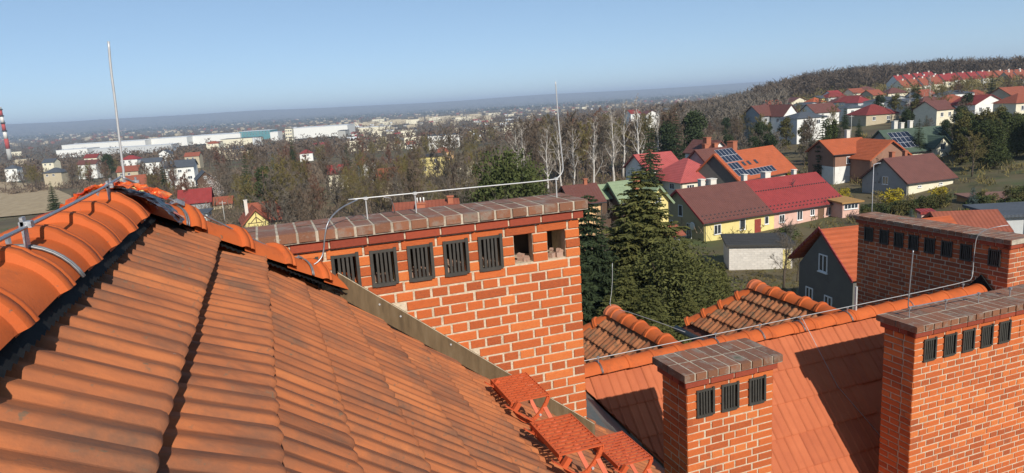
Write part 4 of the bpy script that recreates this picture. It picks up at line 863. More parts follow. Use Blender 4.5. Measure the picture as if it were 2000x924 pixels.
house('white_gable_house', 'small white gabled house with a brown roof beside the golden conifers', (1386, 299), 145, Lx=5.2, yaw=24, depth=8, wall=3.6, rise=2.3, roof='r_brown', wm='white', axis='y', front=[(2.6, -.1, 1.2, 1.3), (1.6, -2.2, 1.0, 1.2)], chims=[(1.0, 2, 3.2, 1.2, 'chim')], group=G_)
house('dark_roof_house', 'low house with a dark brown roof and two chimneys below the white gable', (1384, 322), 131, Lx=7, yaw=24, depth=7, wall=3, rise=2.6, roof='r_brown', wm='grey', chims=[(3, 4.5, 3.6, .9, 'chim'), (5.4, 4.5, 3.6, .9, 'chim')], group=G_)
house('green_shed', 'shed with a pale green roof beside the tall spruce', (1166, 388), 88, Lx=4.4, yaw=12, depth=5, wall=2.2, rise=1.3, roof='r_palegreen', wm='wood', group=G_, cat='shed')
house('summer_house', 'yellow summer house with a pale green roof and an arched gable opening', (1262, 396), 84, Lx=3.4, yaw=22, depth=6, wall=2.4, rise=1.9, roof='r_palegreen', wm='yellow', axis='y', front=[(1.7, .1, .9, 1.3)], chims=[(.9, 3.5, 2.8, .7, 'chim')], group=G_, cat='shed')
house('green_shed', 'wooden lean to with a steep green roof left of the summer house', (1213, 392), 86, Lx=3.0, yaw=20, depth=5, wall=2.4, rise=2.0, roof='r_palegreen', wm='wood', group=G_, cat='shed')
house('garden_hut', 'brown roofed garden hut seen past the end of the large chimney', (1120, 396), 80, Lx=3.6, yaw=16, depth=5, wall=2.4, rise=1.6, roof='r_brown', wm='orangew', chims=[(2.6, 2.5, 2.4, .4, 'chim')], group=G_, cat='shed')
house('red_shed', 'small red roofed shed beside the garage, half hidden by the spruce', (1296, 462), 80, Lx=2.4, yaw=20, depth=3, wall=1.8, rise=.7, roof='r_rust', wm='white', group=G_, cat='shed')
house('flat_garage', 'yellow garage with a flat brown roof below the dark hedge trees', (1905, 392), 98, Lx=13, yaw=-6, depth=5, wall=2.6, rise=.1, roof='r_brownflat', wm='tan', kind='flat', ov=.3, group=G_, cat='garage')
h, _ = house('grey_pavilion', 'grey building with white corner posts and a dark flat roof', (1958, 424), 62, Lx=6, yaw=-4, depth=5, wall=3.6, rise=.1, roof='r_slate', wm='lightgrey', kind='flat', ov=.5, group=G_, cat='building')
for x in (-.2, 2.2, 5.0):
    mb = MB(); mb.tube([(x, -.3, -4.6), (x, -.3, 0)], .13, 8); obj('post', mb.mesh('post', M['white'], True), h)
house('small_orange_roof', 'low orange tiled roof just beyond the long shaded chimney', (1850, 452), 58, Lx=4.6, yaw=-8, depth=4.4, wall=2.5, rise=1.2, roof='r_rust', wm='beige', group=G_, cat='house')
house('pink_chimney', 'small pink brick chimney with a red lid above the long shaded chimney', (1800, 419), 66, Lx=1.2, yaw=-8, depth=1, wall=2.2, rise=.12, roof='r_red', wm='pink', kind='flat', ov=.15, group=G_, cat='hut')  # lone pink brick chimney, built as a small flat-topped box
mb = MB(); p_ = on_ground(1702, 98); q = atD(1698, 322, 98); mb.tube([p_, Vector((p_.x, p_.y, q.z))], [.06, .035], 8); e = empty('lamp_post', p_); tag(e, 'slim grey lamp post in front of the cream house', 'lamp post'); obj('pole', mb.mesh('pole', M['alu'], True), e, None, True)
mb = MB(); t = Vector((p_.x, p_.y, q.z)); mb.tube([t, t + RH * .5 + Vector((0, 0, .15)), t + RH * 1.0 + Vector((0, 0, .15))], .05, 6); obj('lamp_arm', mb.mesh('lamp_arm', M['alu']), e, None, True)
# low roof peeping over the cap of the large chimney
h, _ = house('low_orange_house', 'low orange tiled house with pots on its chimneys, just over the large chimney cap', (776, 431), 62, Lx=5.4, yaw=6, depth=7, wall=2.4, rise=1.0, roof='r_rust', wm='beige', group=G_, chims=[(2.2, 1.6, 1.3, .8, 'chim'), (5.0, 2.6, 1.6, .5, 'chim')], front=[(1.4, -1.6, 1.0, 1.3), (4.0, -1.6, 1.0, 1.3), (1.4, -4.6, 1.0, 1.3), (4.0, -4.6, 1.0, 1.3)])
for x in (1.9, 2.2, 2.5): mb = MB(); mb.tube([(x, 1.6, 1.3), (x, 1.6, 1.75)], .06, 8); obj('chimney_pot', mb.mesh('chimney_pot', M['white'], True), h)

WN = dict(white='white', cream='cream', beige='beige', lightgrey='pale grey', yellow='yellow', grey='grey', orangew='apricot', stone='stone'); RN = dict(rust='rusty orange', brown='brown', slate='slate grey', maroon='dark red', dark='black', red='bright red', orange='orange')
USED = {}
def settle(x, y, D, wall):                               # the distance near D at which the wall's foot meets the ground
    best = (1e9, D)
    for k in range(33):
        d = D * (.55 + .02 * k); q = atD(x, y, d); e_ = abs(q.z - wall - ground_z(q.x, q.y)) + .004 * abs(d - D)
        if e_ < best[0]: best = (e_, d)
    return best[1]
def spot(x, D):
    for x1, n in ((70, 'by the striped chimney'), (160, 'above the stubble field'), (250, 'left of the tall rod'), (330, 'right of the tall rod'), (430, 'behind the dark cottage'), (560, 'right of the meadow'), (700, 'left of the tiny white gable'), (830, 'above the large chimney'), (930, 'near the big forked tree'), (1010, 'above the dark evergreens'), (1330, 'behind the birches'), (1560, 'left of the tall white gable'), (1640, 'above the wide brown roof'), (1720, 'above the hipped roof'), (1790, 'below the red terrace'), (9999, 'near the right edge')):
        if x < x1: return n
def unique(label):
    n = USED.get(label, 0); USED[label] = n + 1
    return label if n == 0 else label + (', the farther one', ', the third one', ', the fourth one', ', the fifth one')[min(3, n - 1)]
# --- hillside houses on the right, farther up
GH = 'houses stepping up the wooded hillside'
W2 = lambda L0, z=-1.5: [(L0 * .25, z, 1.2, 1.3), (L0 * .7, z, 1.2, 1.3)]
house('white_house', 'tall white gabled house with a brown roof on the hillside', (1530, 226), 232, Lx=6.5, yaw=22, depth=10, wall=7, rise=3.4, roof='r_brown', wm='white', axis='y', left=W2(10), group=GH)
house('terrace_house', 'grey balconied house joined to the tall white gable', (1487, 226), 236, Lx=8, yaw=22, depth=9, wall=7, rise=3.2, roof='r_brown', wm='grey', front=W2(8) + W2(8, -4.2), group=GH)
house('white_house', 'white modern house with a shallow slate roof on the hillside', (1557, 231), 215, Lx=11, yaw=14, depth=9, wall=5, rise=1.6, roof='r_slate', wm='white', front=W2(11), kind='hip', group=GH)
house('brown_roof_house', 'white house with a wide brown roof and orange gable on the hillside', (1592, 220), 262, Lx=11, yaw=16, depth=9, wall=5, rise=3.0, roof='r_brown', wm='white', front=W2(11), group=GH)
house('red_hip_house', 'beige house with a dark red hipped roof above the tall conifers', (1692, 224), 240, Lx=12.5, yaw=8, depth=11, wall=6, rise=3.2, roof='r_maroon', wm='beige', kind='hip', front=W2(12), group=GH)
house('flat_house', 'grey and white flat roofed house on the hillside', (1866, 215), 225, Lx=16, yaw=4, depth=9, wall=6, rise=.1, roof='r_slate', wm='lightgrey', kind='flat', front=[(2, -1.7, 2.6, 1.6, 2), (12, -1.7, 2.2, 1.6)], group=GH)
house('brown_gable_house', 'dark house with a broad brown roof at the frame edge', (1945, 232), 205, Lx=14, yaw=-6, depth=10, wall=5, rise=3.6, roof='r_tanroof', wm='wood', group=GH)
house('orange_house', 'house with a salmon hipped roof among the hillside trees', (1895, 192), 300, Lx=13, yaw=6, depth=11, wall=7, rise=3.4, roof='r_rust', wm='grey', kind='hip', front=W2(13), group=GH)
house('orange_house', 'apricot walled house with a salmon roof near the frame edge', (1945, 190), 310, Lx=9, yaw=0, depth=9, wall=7, rise=2.4, roof='r_rust', wm='orangew', kind='hip', front=W2(9), group=GH)
house('flat_house', 'white flat topped blocks below the terrace of red roofs', (1858, 192), 330, Lx=9, yaw=4, depth=8, wall=4.5, rise=.1, roof='r_slate', wm='white', kind='flat', front=W2(9), group=GH)
house('yellow_bungalow', 'yellow flat roofed bungalow below the apricot house', (1935, 208), 265, Lx=8, yaw=2, depth=6, wall=3, rise=.1, roof='r_slate', wm='yellow', kind='flat', front=W2(8), group=GH)
sm_ = [(1500, 205, 'r_rust', 'cream'), (1488, 212, 'r_brown', 'white'), (1574, 206, 'r_slate', 'lightgrey'), (1588, 200, 'r_orange', 'white'), (1603, 192, 'r_slate', 'yellow'), (1618, 190, 'r_maroon', 'lightgrey'), (1628, 186, 'r_red', 'white'), (1636, 200, 'r_brown', 'white'), (1662, 199, 'r_maroon', 'white'), (1676, 200, 'r_red', 'lightgrey'), (1668, 182, 'r_rust', 'cream'), (1680, 178, 'r_brown', 'white'), (1706, 186, 'r_rust', 'beige'), (1712, 198, 'r_slate', 'white'), (1740, 196, 'r_slate', 'lightgrey'), (1655, 211, 'r_slate', 'white'), (1770, 200, 'r_slate', 'lightgrey'), (1800, 205, 'r_brown', 'cream'), (1830, 214, 'r_brown', 'cream'), (1846, 200, 'r_rust', 'white'), (1905, 204, 'r_maroon', 'white'), (1985, 200, 'r_rust', 'cream'), (1975, 186, 'r_rust', 'beige'), (1848, 184, 'r_slate', 'white'), (1800, 188, 'r_rust', 'white'), (1735, 182, 'r_brown', 'cream'), (1545, 200, 'r_brown', 'cream'), (1526, 208, 'r_slate', 'white')]
for i, (x, y, rf, wl_) in enumerate(sm_):
    house('hillside_house', unique('%s house with a %s roof %s' % (WN[wl_], RN[rf[2:]], spot(x, 0))), (x, y), settle(x, y, 300 + (212 - y) * 3.2, 5), Lx=8 + i % 3 * 2, yaw=10 + (i * 37) % 25 - 6, depth=8, wall=5, rise=2.4 if rf != 'r_slate' else 1.2, roof=rf, wm=wl_, kind=('gable', 'hip')[i % 2], axis='xy'[i % 3 == 2], front=[(2.2, -1.6, 1.2, 1.3), (5.4, -1.6, 1.2, 1.3)], group=GH)
# terrace rows with bright red roofs at the top
rows = [((1756, 162), 450, 4, 2, 'r_red'), ((1766, 172), 415, 4, 2, 'r_rust'), ((1808, 162), 430, 3, 1, 'r_red'), ((1862, 157), 455, 4, 1, 'r_red'), ((1936, 153), 460, 4, 1, 'r_rust'), ((1976, 156), 410, 2, 1, 'r_rust')]
for q, ((x, y), D, n, dy, rf) in enumerate(rows):
    for i in range(n):
        house('terrace_house', '%s red roofed house from the left in the %s hilltop terrace' % (('first', 'second', 'third', 'fourth')[i], ('upper left', 'lower left', 'middle', 'long upper', 'upper right', 'lower right')[q]), (x + i * 19.5, y - i * dy * 1.2), D, Lx=6.6, yaw=12, depth=11, wall=5, rise=4.6, roof=rf, wm=('white', 'cream', 'beige')[(i + q) % 3], chims=[(3.3 + (i % 2), 5.5, 5.4, .9, 'chimw')], front=[(3.3, -1.5, 1.8, 1.3)], ov=.1, group='terrace of red roofed houses on the hill')

# --- houses in the left and middle distance
GL = 'houses among the bare trees in the valley'
house('white_house', 'white two storey house with a dark roof by the meadow', (322, 328), 262, Lx=10, yaw=14, depth=8, wall=6, rise=2.2, roof='r_slate', wm='white', front=[(2, -1.6, 1.4, 1), (5, -1.6, 1.4, 1), (8.3, -1.6, 1.2, 1), (2.2, -4.3, 2, 1.3), (5.2, -4.3, 1.4, 1.2), (8.3, -4.3, 1.6, 1.2)], left=W2(8), group=GL)
house('dark_cottage', 'small dark wooden cottage with a slate blue roof and white windows', (385, 351), 232, Lx=5.2, yaw=28, depth=9, wall=2.6, rise=2.4, roof='r_slate', wm='wood', axis='y', front=[(2.6, .5, .9, .9), (3.8, -1.2, .9, 1)], left=[(2, -1.2, .9, 1.2), (5, -1.2, .9, 1.2)], group=GL)
house('yellow_house', 'yellow house with a red roof just past the peak of the near roof', (246, 362), 200, Lx=5, yaw=20, depth=5, wall=2.6, rise=2.4, roof='r_rust', wm='yellow', front=[(3.4, -1, .8, 1.1)], group=GL)
house('red_roof_house', 'house with a dull red roof behind the hip conductor', (350, 398), 168, Lx=7, yaw=18, depth=8, wall=3, rise=2.8, roof='r_red', wm='grey', chims=[(1, 5, 3.6, .8, 'chimw')], group=GL)
house('red_roof_house', 'small rust roofed house beside the pale post', (410, 400), 172, Lx=5, yaw=14, depth=5, wall=2.4, rise=1.4, roof='r_rust', wm='beige', group=GL)
house('white_shed', 'low white shed below the dull red roof', (363, 420), 150, Lx=4.4, yaw=10, depth=4, wall=2.2, rise=.3, roof='r_slate', wm='white', kind='flat', group=GL, cat='shed')
h, _ = house('timbered_house', 'red roofed house with a yellow timbered gable just over the tiles', (476, 437), 128, Lx=4.6, yaw=24, depth=9, wall=3, rise=2.4, roof='r_rust', wm='yellow', axis='y', chims=[(1.0, 4, 4.0, .6, 'chimw')], group=GL)
for a, b_ in (((.7, -.0, -.1), (3.9, -.0, -.1)), ((2.3, 0, -.1), (2.3, 0, 1.8)), ((1.2, 0, -.1), (2.3, 0, 1.0)), ((3.4, 0, -.1), (2.3, 0, 1.0))): mb = MB(); mb.tube([Vector(a) + Vector((0, -.03, 0)), Vector(b_) + Vector((0, -.03, 0))], .07, 5); obj('timber', mb.mesh('timber', M['wood']), h)
house('red_roof_house', 'wide red roof joined behind the timbered gable', (494, 432), 133, Lx=5.4, yaw=24, depth=7, wall=3, rise=3.0, roof='r_rust', wm='beige', group=GL)
house('white_gable_house', 'tiny white gabled house with a red roof among bare trees', (709, 322), 222, Lx=4, yaw=26, depth=7, wall=2.8, rise=1.9, roof='r_rust', wm='white', axis='y', front=[(2, -.3, .8, .8)], group=GL)
house('red_roof_house', 'long red roof half hidden by trees left of the white gable', (640, 340), 210, Lx=6, yaw=16, depth=7, wall=2.8, rise=2.2, roof='r_red', wm='cream', group=GL)
house('rust_roof_house', 'rust roof glimpsed through bare branches', (740, 352), 170, Lx=6, yaw=16, depth=7, wall=2.8, rise=2.4, roof='r_rust', wm='beige', group=GL)
house('ochre_building', 'yellow building with a dark flat roof behind branches', (815, 308), 240, Lx=9.5, yaw=6, depth=8, wall=6, rise=.2, roof='r_dark', wm='yellow', kind='flat', front=W2(9) + W2(9, -4), group=GL, cat='building')
house('apartment_block', 'white apartment block with rows of windows in the middle distance', (836, 266), 560, Lx=25, yaw=8, depth=12, wall=11, rise=.2, roof='r_slate', wm='white', kind='flat', front=wl(6, 25, -2, 1.8, 1.6) + wl(6, 25, -5, 1.8, 1.6) + wl(6, 25, -8, 1.8, 1.6), group=GL, cat='building')
mid = [(82, 318, 420, 'slate', 'cream'), (84, 338, 330, 'slate', 'beige'), (150, 322, 380, 'brown', 'white'), (164, 309, 430, 'maroon', 'cream'), (235, 312, 400, 'red', 'white'), (310, 300, 470, 'slate', 'white'), (360, 306, 420, 'rust', 'beige'), (404, 281, 640, 'rust', 'cream'), (455, 292, 560, 'slate', 'cream'), (20, 452, 140, 'red', 'white'), (8, 330, 420, 'slate', 'white'), (228, 336, 300, 'rust', 'beige'), (275, 318, 380, 'slate', 'white'), (585, 300, 420, 'maroon', 'white'), (720, 282, 620, 'slate', 'white'), (795, 282, 560, 'rust', 'white'), (850, 298, 420, 'rust', 'orangew'), (890, 330, 260, 'brown', 'cream'), (940, 262, 700, 'slate', 'cream'), (975, 256, 720, 'red', 'white'), (1232, 222, 420, 'maroon', 'white'), (1262, 224, 400, 'brown', 'white'), (1295, 218, 430, 'slate', 'white')]
for i, (x, y, D, rf, wm_) in enumerate(mid):
    D = settle(x, y, D, 4.5)
    house('valley_house', unique('%s house with a %s roof %s' % (WN[wm_], RN[rf], spot(x, D))), (x, y), D, Lx=8 + (i * 7) % 5, yaw=8 + (i * 31) % 30 - 8, depth=8, wall=4.5, rise=2.4, roof='r_' + rf, wm=wm_, kind=('gable', 'hip', 'gable')[i % 3], axis='xy'[i % 4 == 1], front=[(2, -1.5, 1.3, 1.3), (5.6, -1.5, 1.3, 1.3)], group=GL)

# --- works, silos and the striped chimney
def block(name, label, x0, x1, yt, yb, D, wm, rf='r_slate', depth=40, group='works in the valley', cat='factory', win=0):
    a = atD(x0, yt, D); w = (x1 - x0) / FPX * D; hgt = (yb - yt) / FPX * D
    root, _ = house(name, label, (x0, yt), D, Lx=w, yaw=2.0, depth=depth, wall=hgt, rise=.3, roof=rf, wm=wm, kind='flat', ov=.3, group=group, cat=cat, base=8)
    if win:
        for r_ in range(win):
            n = max(3, int(w / 6))
            for i in range(n): window(root, Matrix.Identity(4), w * (i + .5) / n, -hgt * (r_ + .6) / (win + .4), 2.2, 1.6, 0)
M['r_palehall'] = hm('hall_roof', (.60, .62, .63), .08)
block('factory_hall', 'longest white factory hall with a pale roof', 120, 278, 284, 291, 1300, 'white', 'r_palehall', 60)
block('factory_hall', 'white factory hall right of the longest one', 282, 362, 272.5, 281, 1330, 'white', 'r_palehall', 70)
block('factory_hall', 'low white hall before the longest factory hall', 109, 168, 294, 301, 1180, 'white', 'r_palehall', 40)
block('factory_hall', 'low grey hall running under the white halls', 180, 330, 291.5, 296, 1150, 'lightgrey', 'r_palehall', 30)
block('factory_hall', 'white hall left of the teal block', 363, 466, 267, 275, 1360, 'white', 'r_palehall', 80)
block('office_block', 'teal glazed works building with a white end', 467, 526, 258, 267, 1370, 'teal', 'r_palehall', 50, win=2)
block('office_block', 'white end block beside the teal works building', 527, 542, 258.5, 268, 1350, 'white', 'r_palehall', 30)
block('grain_tower', 'tall cream tower with small windows at the works', 556, 569, 252, 280, 1000, 'cream', 'r_slate', 10, win=4, cat='tower')
block('factory_hall', 'white flat hall right of the cream tower', 570, 676, 251, 263, 1330, 'white', 'r_palehall', 80)
block('factory_hall', 'tall pale wall of the right hand works hall', 659, 674, 256, 282, 1000, 'stone', 'r_slate', 30)
block('factory_hall', 'cream low hall under the teal works building', 430, 500, 273, 280, 1150, 'cream', 'r_slate', 30)
block('factory_hall', 'brown roofed workshop under the works', 402, 424, 279, 288, 900, 'cream', 'r_rust', 20)
block('factory_hall', 'pale flat hall by the orange bare tree', 700, 760, 250, 257, 1500, 'cream', 'r_palehall', 40)
for i in range(4):
    p_ = atD(497 + i * 4.4, 287, 1050); mb = MB(); mb.tube([(0, 0, -6), (0, 0, 13)], 1.6, 10); mb.tube([(0, 0, 13), (0, 0, 14.2)], [1.6, .3], 10); e = empty('silo', p_); tag(e, 'slim metal silo of the row at the works', 'silo', 'row of silos at the works'); obj('tank', mb.mesh('tank', M['lightgrey'], True), e)
p_ = atD(17.5, 300, 900); e = empty('striped_chimney', p_); tag(e, 'tall red and white striped factory chimney at the left frame edge', 'chimney')
M['band_red'] = mat('red_band', [(.38, .06, .05), (.45, .08, .07)], .3); M['band_white'] = mat('white_band', [(.7, .66, .6), (.76, .73, .68)], .3)
zz = -8
for i, (hgt, c) in enumerate(((14, 'stone'), (13, 'band_red'), (10, 'band_white'), (10, 'band_red'), (9, 'band_white'), (8, 'band_red'), (3, 'stone'))):
    r0_ = 2.6 - zz * .014; r1_ = 2.6 - (zz + hgt) * .014; mb = MB(); mb.tube([(0, 0, zz), (0, 0, zz + hgt)], [r0_, r1_], 18); obj('band', mb.mesh('band', M[c], True), e, TR(0, 0, 0)); zz += hgt
    if i in (2, 3, 4, 5):
        mb = MB(); mb.tube([(0, 0, zz - .8), (0, 0, zz + .5)], r1_ + .9, 18); obj('gallery', mb.mesh('gallery', M['r_dark']), e)
# ================================================================= trees
M['bark'] = mat('brown_bark', [(.07, .052, .038), (.12, .092, .068)], 2, .4, .95); M['twig_dark'] = mat('dark_wood_twigs', [(.075, .055, .038), (.11, .082, .058), (.15, .112, .08)], .05, 0, .95, space='pos'); M['birch'] = mat('birch_bark', [(.42, .38, .33), (.62, .58, .52)], 3, .3, .9, layers=(((.08, .07, .06), 6, .66, .05, 'obj'),))
M['twig'] = mat('brown_twigs', [(.095, .068, .045), (.145, .105, .072), (.20, .15, .105)], .6, .6, .95); M['twig_grey'] = mat('grey_twigs', [(.11, .09, .068), (.19, .16, .125)], .6, .6, .95); M['twig_red'] = mat('reddish_twigs', [(.13, .065, .045), (.20, .10, .062)], .6, .5, .95)
M['twig_pale'] = mat('pale_birch_twigs', [(.24, .20, .165), (.42, .37, .31)], .7, .3, .95); M['twig_olive'] = mat('budding_twigs', [(.12, .095, .035), (.20, .16, .055)], .6, .5, .95)
M['needle'] = mat('spruce_needles', [(.045, .052, .014), (.09, .092, .024), (.155, .145, .04)], 1.1, .25, .9, detail=6); M['needle_dark'] = mat('dark_needles', [(.018, .030, .013), (.036, .052, .019), (.062, .078, .026)], 1.1, .3, .9); M['needle_blue'] = mat('blue_needles', [(.05, .075, .065), (.11, .15, .13)], 1.1, .3, .9)
M['needle_gold'] = mat('golden_needles', [(.22, .17, .012), (.42, .33, .02)], 1.1, .3, .9); M['leaf'] = mat('evergreen_leaves', [(.025, .036, .012), (.055, .07, .02), (.10, .11, .03)], .8, .35, .9); M['leaf_olive'] = mat('olive_leaves', [(.06, .055, .018), (.13, .115, .03)], .8, .4, .9); M['blossom'] = mat('pale_blossom', [(.5, .42, .38), (.72, .64, .58)], 1, .4, .9)

def ribbon(mb, a, b_, w, g):
    d = b_ - a; s = d.cross(Vector((g.uniform(-1, 1), g.uniform(-1, 1), g.uniform(-1, 1))))
    if s.length < 1e-6: return
    s = s.normalized() * w; i = len(mb.v); mb.v += [tuple(a - s), tuple(a + s), tuple(b_ + s * .45), tuple(b_ - s * .45)]; mb.f.append((i, i + 1, i + 2, i + 3))
def rvec(g, k): return Vector((g.gauss(0, k), g.gauss(0, k), g.gauss(0, k)))
def bare(seed, H, bark, twig, n1=13, spread=1.0, up=.55, clear=.22, tw=.05, lev3=6, lev4=5, multi=1, r0_=None):
    """leafless tree: a trunk with limbs (trunk mesh) and a mass of fine twigs (crown mesh)"""
    g = random.Random(seed); tb = MB(); cb = MB(); r0_ = r0_ or H * .016
    for mtrunk in range(multi):
        lean = rvec(g, .10 if multi > 1 else .03); P = [Vector((0, 0, -.6))]; n = 7; 
        for i in range(1, n + 1): P.append(Vector((lean.x * H * i / n, lean.y * H * i / n, H * .93 * i / n)) + rvec(g, H * .006 * (i > 1)))
        rs = [r0_ * (1.25 - 1.18 * (i / n) ** .8) + .012 for i in range(n + 1)]; tb.tube(P, rs, 6)
        for k in range(n1):
            f = clear + (1 - clear) * ((k + g.random()) / n1) ** .9; q = f * n; i = min(n - 1, int(q)); p = P[i].lerp(P[i + 1], q - i); a = k * 2.4 + g.uniform(-.5, .5)
            ln = H * (.40 - .27 * f) * spread * g.uniform(.75, 1.25); d = Vector((math.cos(a), math.sin(a), up + .5 * f + g.uniform(-.15, .2))).normalized(); r1 = rs[i] * .5
            B = [p]
            for s in range(4): d = (d + Vector((0, 0, .10)) + rvec(g, .10)).normalized(); B.append(B[-1] + d * ln / 4)
            tb.tube(B, [r1 * (1 - .2 * s) for s in range(5)], 4, False)
            for j in range(8):
                q2 = .5 + 3.5 * (j + g.random()) / 8; i2 = min(3, int(q2)); p2 = B[i2].lerp(B[i2 + 1], q2 - i2); dd = ((B[i2 + 1] - B[i2]).normalized() * .8 + rvec(g, .55) + Vector((0, 0, .25))).normalized(); l2 = ln * .42 * g.uniform(.6, 1.2)
                c1 = p2 + dd * l2 * .5; d2 = (dd + rvec(g, .2) + Vector((0, 0, .15))).normalized(); c2 = c1 + d2 * l2 * .5; ribbon(cb, p2, c1, tw * 1.5, g); ribbon(cb, c1, c2, tw * 1.1, g)
                for m in range(lev3):
                    t = g.uniform(.15, 1); p3 = p2.lerp(c1, t * 2) if t < .5 else c1.lerp(c2, t * 2 - 1); d3 = (dd * .7 + rvec(g, .5) + Vector((0, 0, .25))).normalized(); l3 = l2 * .5 * g.uniform(.6, 1.2); e3 = p3 + d3 * l3; ribbon(cb, p3, e3, tw * .8, g)
                    for o in range(lev4):
                        p4 = p3.lerp(e3, g.uniform(.2, 1)); d4 = (d3 * .7 + rvec(g, .45) + Vector((0, 0, .15))).normalized(); ribbon(cb, p4, p4 + d4 * l3 * g.uniform(.4, .8), tw * .6, g)
    return tb.mesh('trunk', bark, True), cb.mesh('crown', twig)
def spruce(seed, H, Rb, needle, tiers=30, per=10, dens=9, droop=.45, w=.075, flat=.8, bottom=.04, ragged=.25):
    """conifer: tapered trunk, whorls of drooping branches set with needle sprays"""
    g = random.Random(seed); tb = MB(); cb = MB(); tb.tube([(0, 0, -.6), (0, 0, H * .5), (0, 0, H * .98)], [H * .017, H * .01, .015], 6)
    for k in range(tiers):
        f = bottom + (1 - bottom) * (k + g.uniform(-.3, .3)) / tiers; f = min(.985, max(bottom, f)); Lb = Rb * (1 - f) ** flat * g.uniform(.82, 1.12) + .12; nb = max(5, int(per * (1 - f * .45)))
        for j in range(nb):
            a = j * 6.283 / nb + k * 1.3 + g.uniform(-.3, .3); ln = Lb * (1 + ragged * .3 - ragged * g.random() ** .7); out = Vector((math.cos(a), math.sin(a), 0)); sd_ = Vector((-math.sin(a), math.cos(a), 0)); z0 = f * H; n = max(3, int(dens * ln / Rb) + 2); prev = None
            tip_up = .10 * ln
            def sp(t): return out * (ln * t) + Vector((0, 0, z0 - droop * ln * t * (1 - .35 * t) + tip_up * t * t))
            for i in range(n):
                t0 = i / n; t1 = (i + 1) / n; A, Bq = sp(t0), sp(t1)
                ribbon(cb, A, Bq, w * 1.1, g); tl = ln * .34 * (1 - .55 * t1) * g.uniform(.7, 1.25) + .05
                for sg in (-1, 1):
                    if g.random() < .12: continue
                    d = (out * .65 + sd_ * sg * .8 + Vector((0, 0, -.25 + g.uniform(-.3, .18)))).normalized(); e = Bq + d * tl; ribbon(cb, Bq, e, w * g.uniform(.7, 1.25), g)
                    m_ = Bq.lerp(e, .5); ribbon(cb, m_, m_ + (d + rvec(g, .5) + Vector((0, 0, -.45))).normalized() * tl * .55, w * .8, g)
            ribbon(cb, sp(.95), sp(1.08), w * .8, g)
    return tb.mesh('trunk', M['bark'], True), cb.mesh('crown', needle)
def leafy(seed, H, Rx, m, n=2600, s=.16, clumps=16, trunk=True, core=None):
    """dense evergreen shrub or hedge tree: leaf-sized faces in clumps through the volume"""
    g = random.Random(seed); cb = MB(); tb = MB(); cl = []
    for i in range(clumps):
        a = g.uniform(0, 6.28); z = g.uniform(.12, .92); rad = Rx * g.uniform(.2, .75) * (1 - .45 * abs(z - .42)); cl.append((Vector((math.cos(a) * rad, math.sin(a) * rad, z * H)), g.uniform(.28, .5) * min(Rx, H * .5)))
    for i in range(n):
        c, r_ = g.choice(cl); d = rvec(g, 1).normalized() * r_ * g.uniform(.55, 1.08); p = c + d; p.z = max(.05, p.z); q = rvec(g, 1).normalized(); e = p + q * s * g.uniform(.8, 1.8); ribbon(cb, p, e, s * g.uniform(.35, .6), g)
    for c, r_ in cl[:8]: tb.tube([(0, 0, -.4), tuple(c * .5), tuple(c)], [.09, .05, .02], 5, False)
    return tb.mesh('trunk', M['bark'], True), cb.mesh('crown', m)
PROTO = {}
def proto(key, name, meshes): PROTO[key] = (name, meshes)
proto('bare0', 'bare_tree', bare(1, 12, M['bark'], M['twig'])); proto('bare1', 'bare_tree', bare(2, 12, M['bark'], M['twig_grey'], spread=1.15)); proto('bare2', 'bare_tree', bare(3, 12, M['bark'], M['twig_red'], n1=15, spread=.9, up=.8)); proto('bare3', 'bare_tree', bare(4, 12, M['bark'], M['twig_olive'], spread=1.1, lev4=3)); proto('bare4', 'bare_tree', bare(5, 12, M['bark'], M['twig'], n1=9, multi=2, spread=.9, lev3=5, lev4=4))
proto('fine', 'bare_tree', bare(6, 12, M['bark'], M['twig_grey'], n1=14, tw=.022, lev3=8, lev4=5)); proto('fine2', 'bare_tree', bare(17, 12, M['bark'], M['twig_olive'], n1=12, multi=2, spread=.95, tw=.018, lev3=7, lev4=5, r0_=.13))
for i in range(3): proto('birch%d' % i, 'birch_tree', bare(20 + i, 18, M['birch'], M['twig_pale'], n1=14, spread=.62, up=1.0 + .2 * i, clear=.30, tw=.034, lev3=3, lev4=2, r0_=.26))
for i in range(2): proto('spruce%d' % i, 'spruce_tree', spruce(30 + i, 14, 3.4, M['needle_dark']))
proto('spruce_n', 'spruce_tree', spruce(33, 10.5, 2.9, M['needle'], tiers=44, per=13, dens=24, w=.055, flat=.62, droop=.40, ragged=.5)); proto('spruce_m', 'spruce_tree', spruce(34, 9.5, 2.6, M['needle_dark'], tiers=36, per=12, dens=20, w=.055, flat=.6, ragged=.45)); proto('spruce_b', 'spruce_tree', spruce(35, 10, 2.8, M['needle_blue'])); proto('gold', 'golden_conifer', spruce(36, 6, 1.7, M['needle_gold'], tiers=20, droop=-.2, w=.10, flat=.6))
proto('bush', 'evergreen_tree', leafy(48, 6, 3.0, M['needle'], 11000, .11, 34)); proto('yew', 'yew_tree', leafy(40, 13, 5.2, M['leaf'], 7000, .26, 26)); proto('shrub', 'evergreen_shrub', leafy(41, 3, 1.8, M['leaf'], 1500, .16)); proto('shrub2', 'olive_shrub', leafy(42, 3, 1.9, M['leaf_olive'], 1500, .15)); proto('thuja', 'thuja_tree', leafy(43, 8, 1.9, M['leaf'], 3200, .2, 20)); proto('thuja2', 'thuja_tree', leafy(44, 8, 2.2, M['leaf_olive'], 3200, .2, 20)); proto('pine', 'pine_tree', leafy(45, 11, 3.2, M['needle_dark'], 4200, .24, 18)); proto('blossom', 'blossoming_tree', leafy(46, 6, 3, M['blossom'], 1800, .13)); proto('goldshrub', 'golden_shrub', leafy(47, 2.2, 1.4, M['needle_gold'], 900, .13))
